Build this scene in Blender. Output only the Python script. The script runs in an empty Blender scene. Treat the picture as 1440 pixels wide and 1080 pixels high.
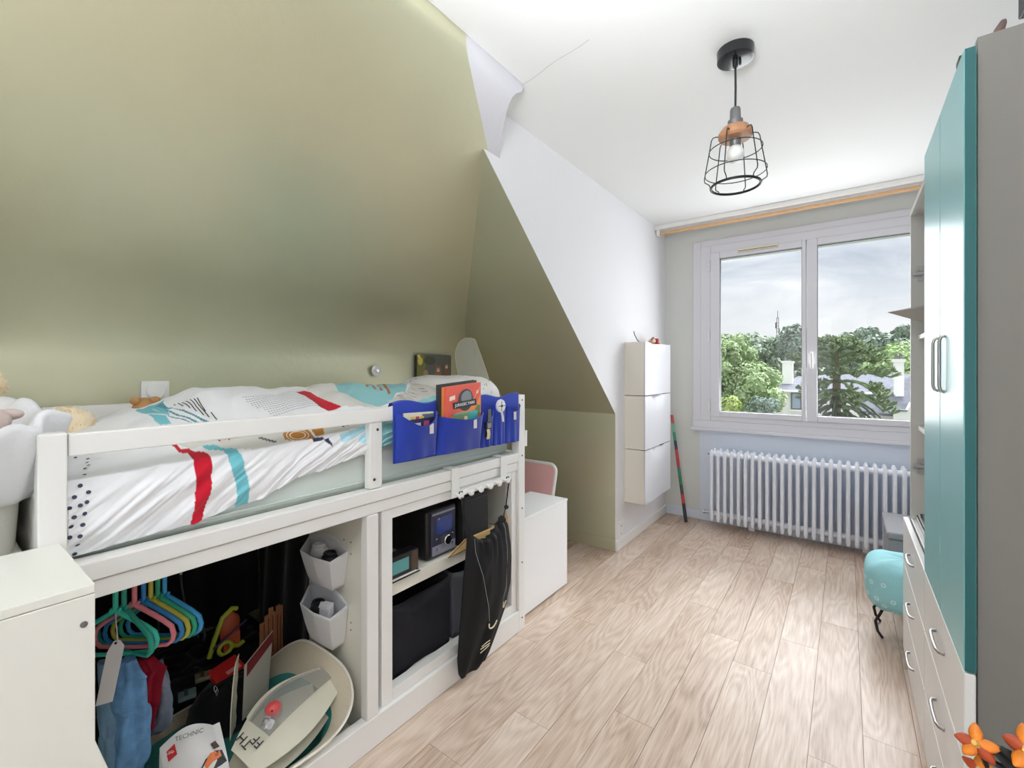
import bpy, bmesh, math, random
from mathutils import Vector, Matrix, noise
random.seed(7)
SC = bpy.context.scene
COL = SC.collection
PI = math.pi

def lin(c):
    c = c/255.0
    return c/12.92 if c <= .04045 else ((c+.055)/1.055)**2.4
def rgb(r, g, b): return (lin(r), lin(g), lin(b), 1.0)

# ------------------------------------------------------------ camera, sky, light, exposure
cam = bpy.data.cameras.new('camera')
cam.sensor_width = 36.0
cam.lens = 632.0/1440.0*36.0
cam.shift_y = -20.0/1440.0
cam.clip_start = .02
camo = bpy.data.objects.new('camera', cam)
COL.objects.link(camo)
camo.location = (0, 0, 1.25)
camo.rotation_euler = (PI/2, 0, math.atan2(470, 632))
SC.camera = camo

SC.view_settings.view_transform = 'Standard'
SC.view_settings.look = 'None'
SC.view_settings.gamma = 1.0
SC.view_settings.use_curve_mapping = False
SC.view_settings.exposure = 0.6
SC.cycles.use_denoising = True
SC.cycles.max_bounces = 12
SC.cycles.diffuse_bounces = 8
SC.cycles.transparent_max_bounces = 12
SC.cycles.caustics_reflective = False
SC.cycles.caustics_refractive = False
SC.cycles.sample_clamp_indirect = 6.0

SKY_STRENGTH = .56
def make_world():
    w = bpy.data.worlds.new('overcast_sky'); SC.world = w
    w.use_nodes = True
    nt = w.node_tree; nt.nodes.clear()
    N = nt.nodes.new; L = nt.links.new
    tc = N('ShaderNodeTexCoord')
    sep = N('ShaderNodeSeparateXYZ'); L(tc.outputs['Generated'], sep.inputs[0])
    mp = N('ShaderNodeMapping'); mp.inputs['Scale'].default_value = (2.0, 2.0, 7.0)
    mp.inputs['Location'].default_value = (3.1, .4, 1.7)
    L(tc.outputs['Generated'], mp.inputs[0])
    n1 = N('ShaderNodeTexNoise'); n1.inputs['Scale'].default_value = 1.6; n1.inputs['Detail'].default_value = 6; n1.inputs['Roughness'].default_value = .58; n1.inputs['Distortion'].default_value = .5
    L(mp.outputs[0], n1.inputs['Vector'])
    cr = N('ShaderNodeValToRGB')
    e = cr.color_ramp.elements
    e[0].position = .36; e[0].color = (.55, .61, .71, 1)
    e[1].position = .62; e[1].color = (1.08, 1.09, 1.12, 1)
    m = cr.color_ramp.elements.new(.5); m.color = (.78, .82, .89, 1)
    L(n1.outputs['Fac'], cr.inputs[0])
    # a paler band close to the horizon
    hz = N('ShaderNodeMapRange'); hz.inputs['From Min'].default_value = .02; hz.inputs['From Max'].default_value = .20
    hz.inputs['To Min'].default_value = .9; hz.inputs['To Max'].default_value = 0
    L(sep.outputs['Z'], hz.inputs['Value'])
    mx = N('ShaderNodeMix'); mx.data_type = 'RGBA'
    L(hz.outputs[0], mx.inputs['Factor']); L(cr.outputs[0], mx.inputs[6]); mx.inputs[7].default_value = (1.36, 1.36, 1.36, 1)
    # overcast luminance: brighter towards the zenith, (1 + 2 sin) / 3 law scaled to one near the horizon
    zc = N('ShaderNodeMath'); zc.operation = 'MULTIPLY_ADD'; zc.use_clamp = False; zc.inputs[1].default_value = 1.9; zc.inputs[2].default_value = .88
    mx0 = N('ShaderNodeMath'); mx0.operation = 'MAXIMUM'; mx0.inputs[1].default_value = 0.0
    L(sep.outputs['Z'], mx0.inputs[0]); L(mx0.outputs[0], zc.inputs[0])
    mz = N('ShaderNodeVectorMath'); mz.operation = 'SCALE'
    L(mx.outputs[2], mz.inputs[0]); L(zc.outputs[0], mz.inputs['Scale'])
    bg = N('ShaderNodeBackground'); bg.inputs['Strength'].default_value = SKY_STRENGTH
    L(mz.outputs[0], bg.inputs['Color'])
    out = N('ShaderNodeOutputWorld'); L(bg.outputs[0], out.inputs[0])
make_world()

def light(name, kind, loc, direction, energy, color=(1, 1, 1), size=1.0, size_y=None, angle=None):
    l = bpy.data.lights.new(name, kind); l.energy = energy; l.color = color
    if kind == 'AREA':
        l.shape = 'RECTANGLE'; l.size = size; l.size_y = size_y or size
    if angle is not None: l.angle = angle
    o = bpy.data.objects.new(name, l); COL.objects.link(o)
    o.location = loc
    o.rotation_euler = Vector(direction).to_track_quat('-Z', 'Y').to_euler()
    return o
# veiled sun beyond the window; the area lights below are added fill
light('veiled_sun', 'SUN', (4, 8, 9), (-.55, -1, -1.45), 14.5/1.414, (.95, .975, 1), angle=math.radians(60))
light('window_fill', 'AREA', (-.2, 3.90, 1.52), (0, -1, -.1), 23.0/1.414, (.95, .975, 1), 1.2, 1.25)  # area light added just inside the glass to strengthen the daylight
ua = light('room_bounce_fill', 'AREA', (-.25, .05, 1.75), (-.05, .85, 1), 15.0/1.414, (.95, .975, 1), .35, .35)  # added fill beside the camera, bounced off the ceiling; no lamp stands here
ua.data.spread = math.radians(90)
light('rear_bounce_fill', 'AREA', (-.3, -.6, 1.6), (0, -.03, 1), 36.0/1.414, (.95, .975, 1), .5, .5)  # added fill behind the camera, aimed up for ceiling bounce
light('doorway_fill', 'AREA', (-.6, -1.42, 1.25), (.03, 1, .10), 8.0/1.414, (.97, .98, 1), .8, 1.8)  # added fill set in the unseen doorway to brighten the room

# ------------------------------------------------------------ materials
MATS = {}
def mat(name, col, rough=.5, metal=0.0, spec=.5, bump=0.0, bscale=60.0, var=0.0, vscale=3.0, coat=0.0, emit=None, sheen=0.0, alpha=1.0, trans=0.0, objrand=0.0, stretch=None):
    if name in MATS: return MATS[name]
    m = bpy.data.materials.new(name); m.use_nodes = True
    nt = m.node_tree; b = nt.nodes['Principled BSDF']; N = nt.nodes.new; L = nt.links.new
    b.inputs['Base Color'].default_value = col
    b.inputs['Roughness'].default_value = rough
    b.inputs['Metallic'].default_value = metal
    b.inputs['Specular IOR Level'].default_value = spec
    b.inputs['Coat Weight'].default_value = coat
    b.inputs['Sheen Weight'].default_value = sheen
    b.inputs['Alpha'].default_value = alpha
    b.inputs['Transmission Weight'].default_value = trans
    m.diffuse_color = col
    tc = None
    if bump or var or objrand:
        tc = N('ShaderNodeTexCoord'); src = tc.outputs['Object']
        if stretch:
            mp = N('ShaderNodeMapping'); mp.inputs['Scale'].default_value = stretch; L(src, mp.inputs[0]); src = mp.outputs[0]
    if bump:
        n = N('ShaderNodeTexNoise'); n.inputs['Scale'].default_value = bscale; n.inputs['Detail'].default_value = 4
        L(src, n.inputs['Vector'])
        bp = N('ShaderNodeBump'); bp.inputs['Strength'].default_value = bump; bp.inputs['Distance'].default_value = .004
        L(n.outputs['Fac'], bp.inputs['Height']); L(bp.outputs[0], b.inputs['Normal'])
    if var or objrand:
        hs = N('ShaderNodeHueSaturation'); hs.inputs['Color'].default_value = col
        if var:
            n2 = N('ShaderNodeTexNoise'); n2.inputs['Scale'].default_value = vscale; n2.inputs['Detail'].default_value = 5
            L(src, n2.inputs['Vector'])
            mr = N('ShaderNodeMapRange'); mr.inputs['From Min'].default_value = .3; mr.inputs['From Max'].default_value = .7
            mr.inputs['To Min'].default_value = 1-var; mr.inputs['To Max'].default_value = 1+var
            L(n2.outputs['Fac'], mr.inputs['Value']); L(mr.outputs[0], hs.inputs['Value'])
        else:
            oi = N('ShaderNodeObjectInfo'); mr = N('ShaderNodeMapRange')
            mr.inputs['To Min'].default_value = 1-objrand; mr.inputs['To Max'].default_value = 1+objrand
            L(oi.outputs['Random'], mr.inputs['Value']); L(mr.outputs[0], hs.inputs['Value'])
        L(hs.outputs[0], b.inputs['Base Color'])
    MATS[name] = m
    return m

def wood_floor():
    m = bpy.data.materials.new('oak_vinyl'); m.use_nodes = True
    nt = m.node_tree; b = nt.nodes['Principled BSDF']; N = nt.nodes.new; L = nt.links.new
    tc = N('ShaderNodeTexCoord'); oi = N('ShaderNodeObjectInfo')
    off = N('ShaderNodeVectorMath'); off.operation = 'MULTIPLY_ADD'
    comb = N('ShaderNodeCombineXYZ')
    L(oi.outputs['Random'], comb.inputs[0]); L(oi.outputs['Random'], comb.inputs[1]); L(oi.outputs['Random'], comb.inputs[2])
    L(comb.outputs[0], off.inputs[0]); off.inputs[1].default_value = (37, 53, 11); L(tc.outputs['Object'], off.inputs[2])
    mp = N('ShaderNodeMapping'); mp.inputs['Scale'].default_value = (1.0, .16, 1.0); L(off.outputs[0], mp.inputs[0])
    # cathedral figure: bands of a slow distorted field
    n1 = N('ShaderNodeTexNoise'); n1.inputs['Scale'].default_value = 6.0; n1.inputs['Detail'].default_value = 2.0; n1.inputs['Roughness'].default_value = .45; L(mp.outputs[0], n1.inputs['Vector'])
    mul = N('ShaderNodeMath'); mul.operation = 'MULTIPLY'; mul.inputs[1].default_value = 120.0; L(n1.outputs['Fac'], mul.inputs[0])
    sn = N('ShaderNodeMath'); sn.operation = 'SINE'; L(mul.outputs[0], sn.inputs[0])
    mp2 = N('ShaderNodeMapping'); mp2.inputs['Scale'].default_value = (1.0, .06, 1.0); L(off.outputs[0], mp2.inputs[0])
    n2 = N('ShaderNodeTexNoise'); n2.inputs['Scale'].default_value = 150.0; n2.inputs['Detail'].default_value = 3; L(mp2.outputs[0], n2.inputs['Vector'])
    mp3 = N('ShaderNodeMapping'); mp3.inputs['Scale'].default_value = (1.0, .35, 1.0); L(off.outputs[0], mp3.inputs[0])
    n3 = N('ShaderNodeTexNoise'); n3.inputs['Scale'].default_value = 5.0; n3.inputs['Detail'].default_value = 4; L(mp3.outputs[0], n3.inputs['Vector'])
    a1 = N('ShaderNodeMath'); a1.operation = 'MULTIPLY_ADD'; L(sn.outputs[0], a1.inputs[0]); a1.inputs[1].default_value = .13; L(n2.outputs['Fac'], a1.inputs[2])
    a2 = N('ShaderNodeMath'); a2.operation = 'MULTIPLY_ADD'; L(n3.outputs['Fac'], a2.inputs[0]); a2.inputs[1].default_value = 1.0; L(a1.outputs[0], a2.inputs[2])
    a3 = N('ShaderNodeMath'); a3.operation = 'MULTIPLY_ADD'; L(oi.outputs['Random'], a3.inputs[0]); a3.inputs[1].default_value = .34; L(a2.outputs[0], a3.inputs[2])
    cr = N('ShaderNodeValToRGB'); e = cr.color_ramp.elements
    e[0].position = .28; e[0].color = rgb(160, 134, 114)
    e[1].position = .74; e[1].color = rgb(216, 200, 186)
    k = e.new(.50); k.color = rgb(192, 170, 152)
    nrm = N('ShaderNodeMath'); nrm.operation = 'MULTIPLY'; nrm.inputs[1].default_value = .44; L(a3.outputs[0], nrm.inputs[0])
    L(nrm.outputs[0], cr.inputs[0]); L(cr.outputs[0], b.inputs['Base Color'])
    b.inputs['Roughness'].default_value = .42
    b.inputs['Specular IOR Level'].default_value = .45
    bp = N('ShaderNodeBump'); bp.inputs['Strength'].default_value = .12; bp.inputs['Distance'].default_value = .002
    L(a1.outputs[0], bp.inputs['Height']); L(bp.outputs[0], b.inputs['Normal'])
    return m

WHITE_WALL = mat('white_plaster', rgb(229, 229, 232), .75, spec=.25, bump=.25, bscale=45, var=.012, vscale=2)
CEIL = mat('white_ceiling', rgb(228, 229, 228), .8, spec=.2, bump=.2, bscale=30)
GREY_WALL = mat('pale_grey_wall', rgb(214, 216, 212), .75, spec=.25, bump=.25, bscale=50)
BLUE_GREY = mat('blue_grey_panel', rgb(214, 222, 234), .6, spec=.3, bump=.15, bscale=50)
GREEN = mat('olive_green_paint', rgb(208, 207, 178), .40, metal=.6, spec=.6, bump=.22, bscale=28, var=.03, vscale=2.2)
PATCH = mat('grey_white_plaster', rgb(206, 206, 212), .7, spec=.3, bump=.3, bscale=40)
WHITE_LACQ = mat('white_lacquer', rgb(233, 233, 230), .38, spec=.5, var=.01, vscale=6)
WHITE_WOOD = mat('white_painted_wood', rgb(232, 231, 228), .45, spec=.45, bump=.06, bscale=40)
OFFWHITE = mat('offwhite_board', rgb(222, 220, 208), .5, spec=.4)
PVC = mat('white_window_profile', rgb(216, 216, 222), .4, spec=.5)
CHROME = mat('chrome', rgb(200, 200, 205), .2, 1.0)
DARK = mat('black_plastic', rgb(24, 24, 26), .45)
BLACKMETAL = mat('black_metal', rgb(30, 30, 31), .45, .3)
GREYMETAL = mat('grey_metal', rgb(120, 120, 122), .4, .6)
SCREW = mat('dark_screw', rgb(70, 68, 66), .4, .6)
BLACKCLOTH = mat('black_cloth', rgb(22, 22, 25), .9, spec=.2, bump=.4, bscale=120, sheen=.15)

# ------------------------------------------------------------ mesh helpers
class M:
    def __init__(s): s.v = []; s.f = []
    def add(s, vs, fs):
        b = len(s.v); s.v += [tuple(p) for p in vs]; s.f += [tuple(i+b for i in q) for q in fs]; return s
    def box(s, x0, x1, y0, y1, z0, z1):
        x0, x1 = sorted((x0, x1)); y0, y1 = sorted((y0, y1)); z0, z1 = sorted((z0, z1))
        return s.add([(x0,y0,z0),(x1,y0,z0),(x1,y1,z0),(x0,y1,z0),(x0,y0,z1),(x1,y0,z1),(x1,y1,z1),(x0,y1,z1)],
                     [(0,3,2,1),(4,5,6,7),(0,1,5,4),(1,2,6,5),(2,3,7,6),(3,0,4,7)])
    def slab(s, o, u, v, t):          # parallelepiped from a corner and three edge vectors
        o, u, v, t = map(Vector, (o, u, v, t))
        p = [o, o+u, o+u+v, o+v, o+t, o+u+t, o+u+v+t, o+v+t]
        f = [(0,3,2,1),(4,5,6,7),(0,1,5,4),(1,2,6,5),(2,3,7,6),(3,0,4,7)]
        if u.cross(v).dot(t) < 0: f = [tuple(reversed(q)) for q in f]
        return s.add(p, f)
    def prism(s, pts, ext):           # planar polygon extruded by a vector
        n = len(pts); e = Vector(ext); P = [Vector(p) for p in pts]
        nn = Vector((0,0,0))
        for i in range(n): nn += P[i].cross(P[(i+1) % n])
        vs = P+[p+e for p in P]
        fs = [tuple(range(n-1, -1, -1)), tuple(range(n, 2*n))]+[(i, (i+1) % n, n+(i+1) % n, n+i) for i in range(n)]
        if nn.dot(e) < 0: fs = [tuple(reversed(q)) for q in fs]
        return s.add(vs, fs)
    def cyl(s, p0, p1, r0, r1=None, n=16, caps=True):
        r1 = r0 if r1 is None else r1
        p0, p1 = Vector(p0), Vector(p1); d = (p1-p0).normalized()
        a = d.orthogonal().normalized(); b = d.cross(a)
        vs = []
        for p, r in ((p0, r0), (p1, r1)):
            for i in range(n):
                t = 2*PI*i/n; vs.append(p+(a*math.cos(t)+b*math.sin(t))*r)
        fs = [(i, (i+1) % n, n+(i+1) % n, n+i) for i in range(n)]
        if caps: fs += [tuple(range(n-1, -1, -1)), tuple(range(n, 2*n))]
        return s.add(vs, fs)
    def tube(s, path, r, n=8, closed=False, flat=1.0):
        P = [Vector(p) for p in path]; m = len(P); vs = []
        R = r if isinstance(r, (list, tuple)) else [r]*m
        ref = None
        for i in range(m):
            if closed: d = P[(i+1) % m]-P[i-1]
            else: d = P[min(i+1, m-1)]-P[max(i-1, 0)]
            d.normalize()
            a = d.orthogonal().normalized() if ref is None else (ref-d*ref.dot(d))
            if a.length < 1e-5: a = d.orthogonal()
            a.normalize(); ref = a; b = d.cross(a)
            for k in range(n):
                t = 2*PI*k/n; vs.append(P[i]+a*math.cos(t)*R[i]+b*math.sin(t)*R[i]*flat)
        fs = []
        for i in range(m if closed else m-1):
            j = (i+1) % m
            for k in range(n):
                q = (k+1) % n; fs.append((i*n+k, i*n+q, j*n+q, j*n+k))
        if not closed: fs += [tuple(range(n-1, -1, -1)), tuple(range((m-1)*n, m*n))]
        return s.add(vs, fs)
    def lathe(s, prof, c, n=24, sx=1.0, sy=1.0, axis='z'):   # prof: (radius, height) bottom to top
        vs = []; m = len(prof)
        for r, h in prof:
            for k in range(n):
                t = 2*PI*k/n; x, y = r*math.cos(t)*sx, r*math.sin(t)*sy
                p = {'z': (x, y, h), 'x': (h, x, y), 'y': (y, h, x)}[axis]
                vs.append((c[0]+p[0], c[1]+p[1], c[2]+p[2]))
        fs = []
        for i in range(m-1):
            for k in range(n):
                q = (k+1) % n; fs.append((i*n+k, i*n+q, (i+1)*n+q, (i+1)*n+k))
        fs += [tuple(range(n-1, -1, -1)), tuple(range((m-1)*n, m*n))]
        return s.add(vs, fs)
    def ball(s, c, rx, ry=None, rz=None, nu=16, nv=10, amp=0, fr=10):
        ry = rx if ry is None else ry; rz = rx if rz is None else rz
        vs = []
        for j in range(1, nv):
            for i in range(nu):
                a = 2*PI*i/nu; b = PI*j/nv
                d = Vector((math.sin(b)*math.cos(a), math.sin(b)*math.sin(a), -math.cos(b)))
                k = 1+amp*noise.noise(d*fr*.3+Vector(c)*3)
                vs.append((c[0]+d.x*rx*k, c[1]+d.y*ry*k, c[2]+d.z*rz*k))
        bt = len(vs); vs += [(c[0], c[1], c[2]-rz), (c[0], c[1], c[2]+rz)]
        fs = []
        for j in range(nv-2):
            for i in range(nu):
                q = (i+1) % nu; fs.append((j*nu+i, j*nu+q, (j+1)*nu+q, (j+1)*nu+i))
        for i in range(nu):
            q = (i+1) % nu; fs.append((bt, q, i)); fs.append((bt+1, (nv-2)*nu+i, (nv-2)*nu+q))
        return s.add(vs, fs)
    def grid(s, fn, nu, nv, closeu=False):
        vs = [fn(i/(nu if closeu else nu-1.0) if closeu else i/(nu-1.0), j/(nv-1.0)) for j in range(nv) for i in range(nu)]
        fs = []
        for j in range(nv-1):
            for i in range(nu if closeu else nu-1):
                q = (i+1) % nu; fs.append((j*nu+i, j*nu+q, (j+1)*nu+q, (j+1)*nu+i))
        return s.add(vs, fs)
    def sheet(s, fn, nu, nv, th):     # thick sheet: front grid, back grid offset along the grid normal, closed rim
        A = [[Vector(fn(i/(nu-1.0), j/(nv-1.0))) for i in range(nu)] for j in range(nv)]
        B = []
        for j in range(nv):
            row = []
            for i in range(nu):
                du = A[j][min(i+1, nu-1)]-A[j][max(i-1, 0)]; dv = A[min(j+1, nv-1)][i]-A[max(j-1, 0)][i]
                n = du.cross(dv)
                n = n.normalized() if n.length > 1e-12 else Vector((0, 0, 0))
                row.append(A[j][i]-n*th)
            B.append(row)
        vs = [p for r in A for p in r]+[p for r in B for p in r]; o = nu*nv; fs = []
        for j in range(nv-1):
            for i in range(nu-1):
                a = j*nu+i; fs.append((a, a+1, a+nu+1, a+nu)); fs.append((o+a, o+a+nu, o+a+nu+1, o+a+1))
        for i in range(nu-1):
            fs.append((i, o+i, o+i+1, i+1)); a = (nv-1)*nu+i; fs.append((a, a+1, o+a+1, o+a))
        for j in range(nv-1):
            a = j*nu; fs.append((a, a+nu, o+a+nu, o+a)); a = j*nu+nu-1; fs.append((a, o+a, o+a+nu, a+nu))
        return s.add(vs, fs)

WL = {}                                # world position of every object built
def setp(o, label=None, cat=None, group=None, kind=None):
    if label: o['label'] = label
    if cat: o['category'] = cat
    if group: o['group'] = group
    if kind: o['kind'] = kind
    return o
def thing(name, label, cat, loc, group=None):
    o = bpy.data.objects.new(name, None); COL.objects.link(o); o.location = loc
    o.empty_display_size = .05
    WL[o.name] = Vector(loc)
    return setp(o, label, cat, group)
def build(name, m, material, parent=None, label=None, cat=None, group=None, kind=None, bevel=0, smooth=None, origin=None, seg=2):
    xs, ys, zs = zip(*m.v)
    c = Vector(((min(xs)+max(xs))/2, (min(ys)+max(ys))/2, min(zs) if parent is None else (min(zs)+max(zs))/2)) if origin is None else Vector(origin)
    me = bpy.data.meshes.new(name)
    me.from_pydata([(p[0]-c.x, p[1]-c.y, p[2]-c.z) for p in m.v], [], m.f)
    mats = material if isinstance(material, (list, tuple)) else [material]
    for q in mats: me.materials.append(q)
    if smooth is not None:
        me.shade_smooth()
        if smooth < 180: me.set_sharp_from_angle(angle=math.radians(smooth))
    me.update()
    o = bpy.data.objects.new(name, me); COL.objects.link(o)
    WL[o.name] = c
    if parent is not None:
        o.parent = parent; o.location = c-WL[parent.name]
    else: o.location = c
    if bevel:
        b = o.modifiers.new('bevel', 'BEVEL'); b.width = bevel; b.segments = seg; b.limit_method = 'ANGLE'; b.angle_limit = math.radians(35)
        b.harden_normals = False
    return setp(o, label, cat, group, kind)
def text(name, s, size, origin, xdir, ydir, material, parent, depth=.0006, align='CENTER'):
    cu = bpy.data.curves.new(name, 'FONT'); cu.body = s; cu.size = size; cu.extrude = depth; cu.align_x = align; cu.align_y = 'CENTER'
    cu.materials.append(material); cu.resolution_u = 3
    src = bpy.data.objects.new(name, cu); me = bpy.data.meshes.new_from_object(src); bpy.data.objects.remove(src); bpy.data.curves.remove(cu)
    o = bpy.data.objects.new(name, me); COL.objects.link(o)
    x = Vector(xdir).normalized(); y = Vector(ydir); y = (y-x*y.dot(x)).normalized(); z = x.cross(y)
    mtx = Matrix((x, y, z)).transposed().to_4x4()
    o.parent = parent
    o.rotation_euler = mtx.to_euler(); o.location = Vector(origin)-WL[parent.name]
    WL[o.name] = Vector(origin)
    return o
def struct(name, m, material, parent=None, **k):
    return build(name, m, material, parent, kind='structure' if parent is None else None, **k)

# ------------------------------------------------------------ room shell
FLOORM = wood_floor()
UNDER = mat('floor_gap', rgb(120, 100, 86), .8)
floor = struct('floor', M().box(-2.45, .95, -1.6, 4.2, -.16, -.006), UNDER)
PW = .1456
seam = {0: 1.715, 1: 2.007, 2: 1.327, 3: 1.876, 7: 2.424, 8: 2.71, 4: 1.55, 5: 2.28, 6: 1.15, 9: 1.95}
plank_mesh = None
for k in range(-8, 15):
    x0 = -1.265+PW*k; x1 = min(x0+PW-.0007, .82); x0 += .0007
    if x0 > .8: continue
    ymax = 3.985 if k >= 0 else 2.92
    s0 = seam.get(k, random.uniform(0, .96)); y = s0-.966*math.ceil((s0+1.5)/.966)
    while y < ymax:
        a, b = max(y, -1.52), min(y+.966, ymax)
        if b-a > .02:
            full = abs(b-a-.966) < 1e-6 and x1-x0 > .14
            if full and plank_mesh is not None:
                o = plank_mesh.copy(); COL.objects.link(o); o.location = Vector(((x0+x1)/2, (a+b)/2, -.003))-WL['floor']
                WL[o.name] = Vector(((x0+x1)/2, (a+b)/2, -.003))
            else:
                o = build('plank', M().box(x0, x1, a+.0006, b-.0006, -.006, 0), FLOORM, floor)
                if full and plank_mesh is None: plank_mesh = o
        y += .966

# ceiling: flat slab, an L in plan
struct('ceiling', M().prism([(-1.082, -1.6, 2.44), (.95, -1.6, 2.44), (.95, 4.2, 2.44), (-1.30, 4.2, 2.44), (-1.30, 1.56, 2.44), (-1.082, 1.50, 2.44)], (0, 0, .12)), CEIL)
# dormer wall with the raking lower edge
struct('wall_left', M().prism([(-1.275, 2.91, 0), (-1.275, 2.91, .946), (-1.275, 1.50, 2.225), (-1.275, 1.62, 2.445), (-1.275, 4.2, 2.445), (-1.275, 4.2, 0)], (-.003, 0, 0)), WHITE_WALL)
struct('wall_left_core', M().prism([(-1.279, 2.96, 0), (-1.279, 2.96, .99), (-1.279, 1.62, 2.445), (-1.279, 4.2, 2.445), (-1.279, 4.2, 0)], (-.10, 0, 0)), WHITE_WALL)
# green end of the alcove: low upright wall, then the hip slope
struct('wall_end', M().box(-2.4, -1.2775, 2.91, 2.955, 0, .96), GREEN)
HK = (2.225-.946)/(2.91-1.50)
def hip(u, v):
    # profile with a soft fold between slope and upright wall
    return (-2.4+u*(2.4-1.2775), 2.91-1.75*v, .946+HK*1.75*v)
struct('wall_end_slope', M().prism([(-2.4, 2.91, .946), (-2.4, 1.10, .946+HK*1.81), (-2.4, 1.16, .946+HK*1.81+.06), (-2.4, 2.97, 1.006)], (2.4-1.2775, 0, 0)), GREEN)
# long left slope: short upright strip, slope, soft bend, knee wall
LK = (2.385-1.45)/(2.185-1.08)
def slope_profile():
    pts = [(-1.08, 2.44), (-1.08, 2.425), (-1.081, 2.405), (-1.088, 2.385), (-1.10, 2.368)]
    a, b, c = Vector((-1.08-.93, 2.385-.93*LK)), Vector((-2.185, 1.45)), Vector((-2.185, 1.30))
    x = -1.12
    while x > a.x: pts.append((x, 2.385-LK*(-1.08-x))); x -= .0155
    for i in range(25):
        t = i/24.0
        p = a*(1-t)**2+b*2*t*(1-t)+c*t*t
        pts.append((p.x, p.y))
    for z in (1.15, 1.0, .6, .2, 0): pts.append((-2.185, z))
    return pts
prof = slope_profile()
def ysplit(x): return 1.18+(-1.08-x)*1.84
def yend(x):
    tab = [(1.080, 1.53), (1.083, 1.505), (1.092, 1.480), (1.115, 1.482), (1.138, 1.496), (1.189, 1.532), (1.248, 1.593), (1.30, 1.645)]
    for (a, b), (c, d) in zip(tab, tab[1:]):
        if -x <= c: return b+(d-b)*max(0, -x-a)/(c-a)
    return 1.645
def profile_mesh(rows, th=.04):
    m = M(); n = len(rows)
    # rows: (x, z, y0, y1)
    for i, (x, z, y0, y1) in enumerate(rows):
        for k in range(9): m.v.append((x, y0+(y1-y0)*k/8, z))
    for i, (x, z, y0, y1) in enumerate(rows):
        for k in range(9): m.v.append((x-th, y0+(y1-y0)*k/8, z+(th if z > 1.2 else 0)))
    o = 9*n
    for i in range(n-1):
        for k in range(8):
            a = i*9+k; m.f.append((a, a+9, a+10, a+1)); m.f.append((o+a, o+a+1, o+a+10, o+a+9))
        a = i*9; m.f.append((a, o+a, o+a+9, a+9)); a = i*9+8; m.f.append((a, a+9, o+a+9, o+a))
    for k in range(8):
        m.f.append((k, k+1, o+k+1, o+k)); a = (n-1)*9+k; m.f.append((a, o+a, o+a+1, a+1))
    return m
rows = []
for x, z in prof:
    if x > -1.277: rows.append((x, z, -1.6, ysplit(x)))
    else:
        if rows and rows[-1][0] > -1.277: rows.append((-1.277, 2.385-LK*.197, -1.6, ysplit(-1.277)))
        if len([1 for r in rows if r[0] < -1.277]) == 0: rows.append((-1.2775, 2.385-LK*.1975, -1.6, 2.95))
        rows.append((x, z, -1.6, 2.95))
struct('wall_slope', profile_mesh(rows), GREEN, smooth=60)
rows = [(x, z, ysplit(x), yend(x)) for x, z in prof if x > -1.277]
rows.append((-1.277, 2.385-LK*.197, ysplit(-1.277), yend(-1.277)))
struct('trim_1', profile_mesh(rows), PATCH, smooth=60)
# right and back walls; the right one has an added light opening, the back one a doorway, both behind the camera
m = M().box(.80, .90, -.02, 4.2, 0, 2.45).box(.80, .90, -1.6, -1.22, 0, 2.45).box(.80, .90, -1.22, -.02, 0, .75).box(.80, .90, -1.22, -.02, 2.15, 2.45)
struct('wall_right', m, WHITE_WALL)
m = M().box(-2.45, -.9, -1.62, -1.52, 0, 2.45).box(.1, .95, -1.62, -1.52, 0, 2.45).box(-.9, .1, -1.62, -1.52, 2.1, 2.45)
struct('wall_back', m, WHITE_WALL)
# far wall around the window
WX0, WX1, WZ0, WZ1 = -.90, .44, .84, 2.19
m = M().box(-1.5, WX0, 3.97, 4.2, 0, 2.45).box(WX1, .95, 3.97, 4.2, 0, 2.45).box(WX0, WX1, 3.97, 4.2, 0, WZ0).box(WX0, WX1, 3.97, 4.2, WZ1, 2.45)
struct('wall_far', m, GREY_WALL)
struct('trim_2', M().box(-.985, .60, 3.962, 3.97, .075, .745), BLUE_GREY)
# skirting
struct('baseboard_left', M().box(-1.275, -1.262, 2.906, 3.97, 0, .068), WHITE_WOOD, bevel=.003)
struct('baseboard_far', M().box(-1.262, .8, 3.955, 3.97, 0, .072), BLUE_GREY, bevel=.003)
struct('baseboard_end', M().box(-2.18, -1.277, 2.897, 2.91, 0, .075), GREEN, bevel=.003)
# batten at the ceiling that carries the curtain rod
struct('trim_3', M().box(-1.275, .8, 3.69, 3.80, 2.408, 2.44), WHITE_WOOD, bevel=.002)
# hairline crack across the ceiling and nicks in the plaster
CRACK = mat('plaster_crack', rgb(170, 168, 164), .9)
pts = [(-1.085+.342*t, 1.53-.067*t+.004*math.sin(9*t), 2.4397) for t in [i/10 for i in range(11)]]
struct('trim_4', M().tube(pts, .0008, 4), CRACK)

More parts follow.
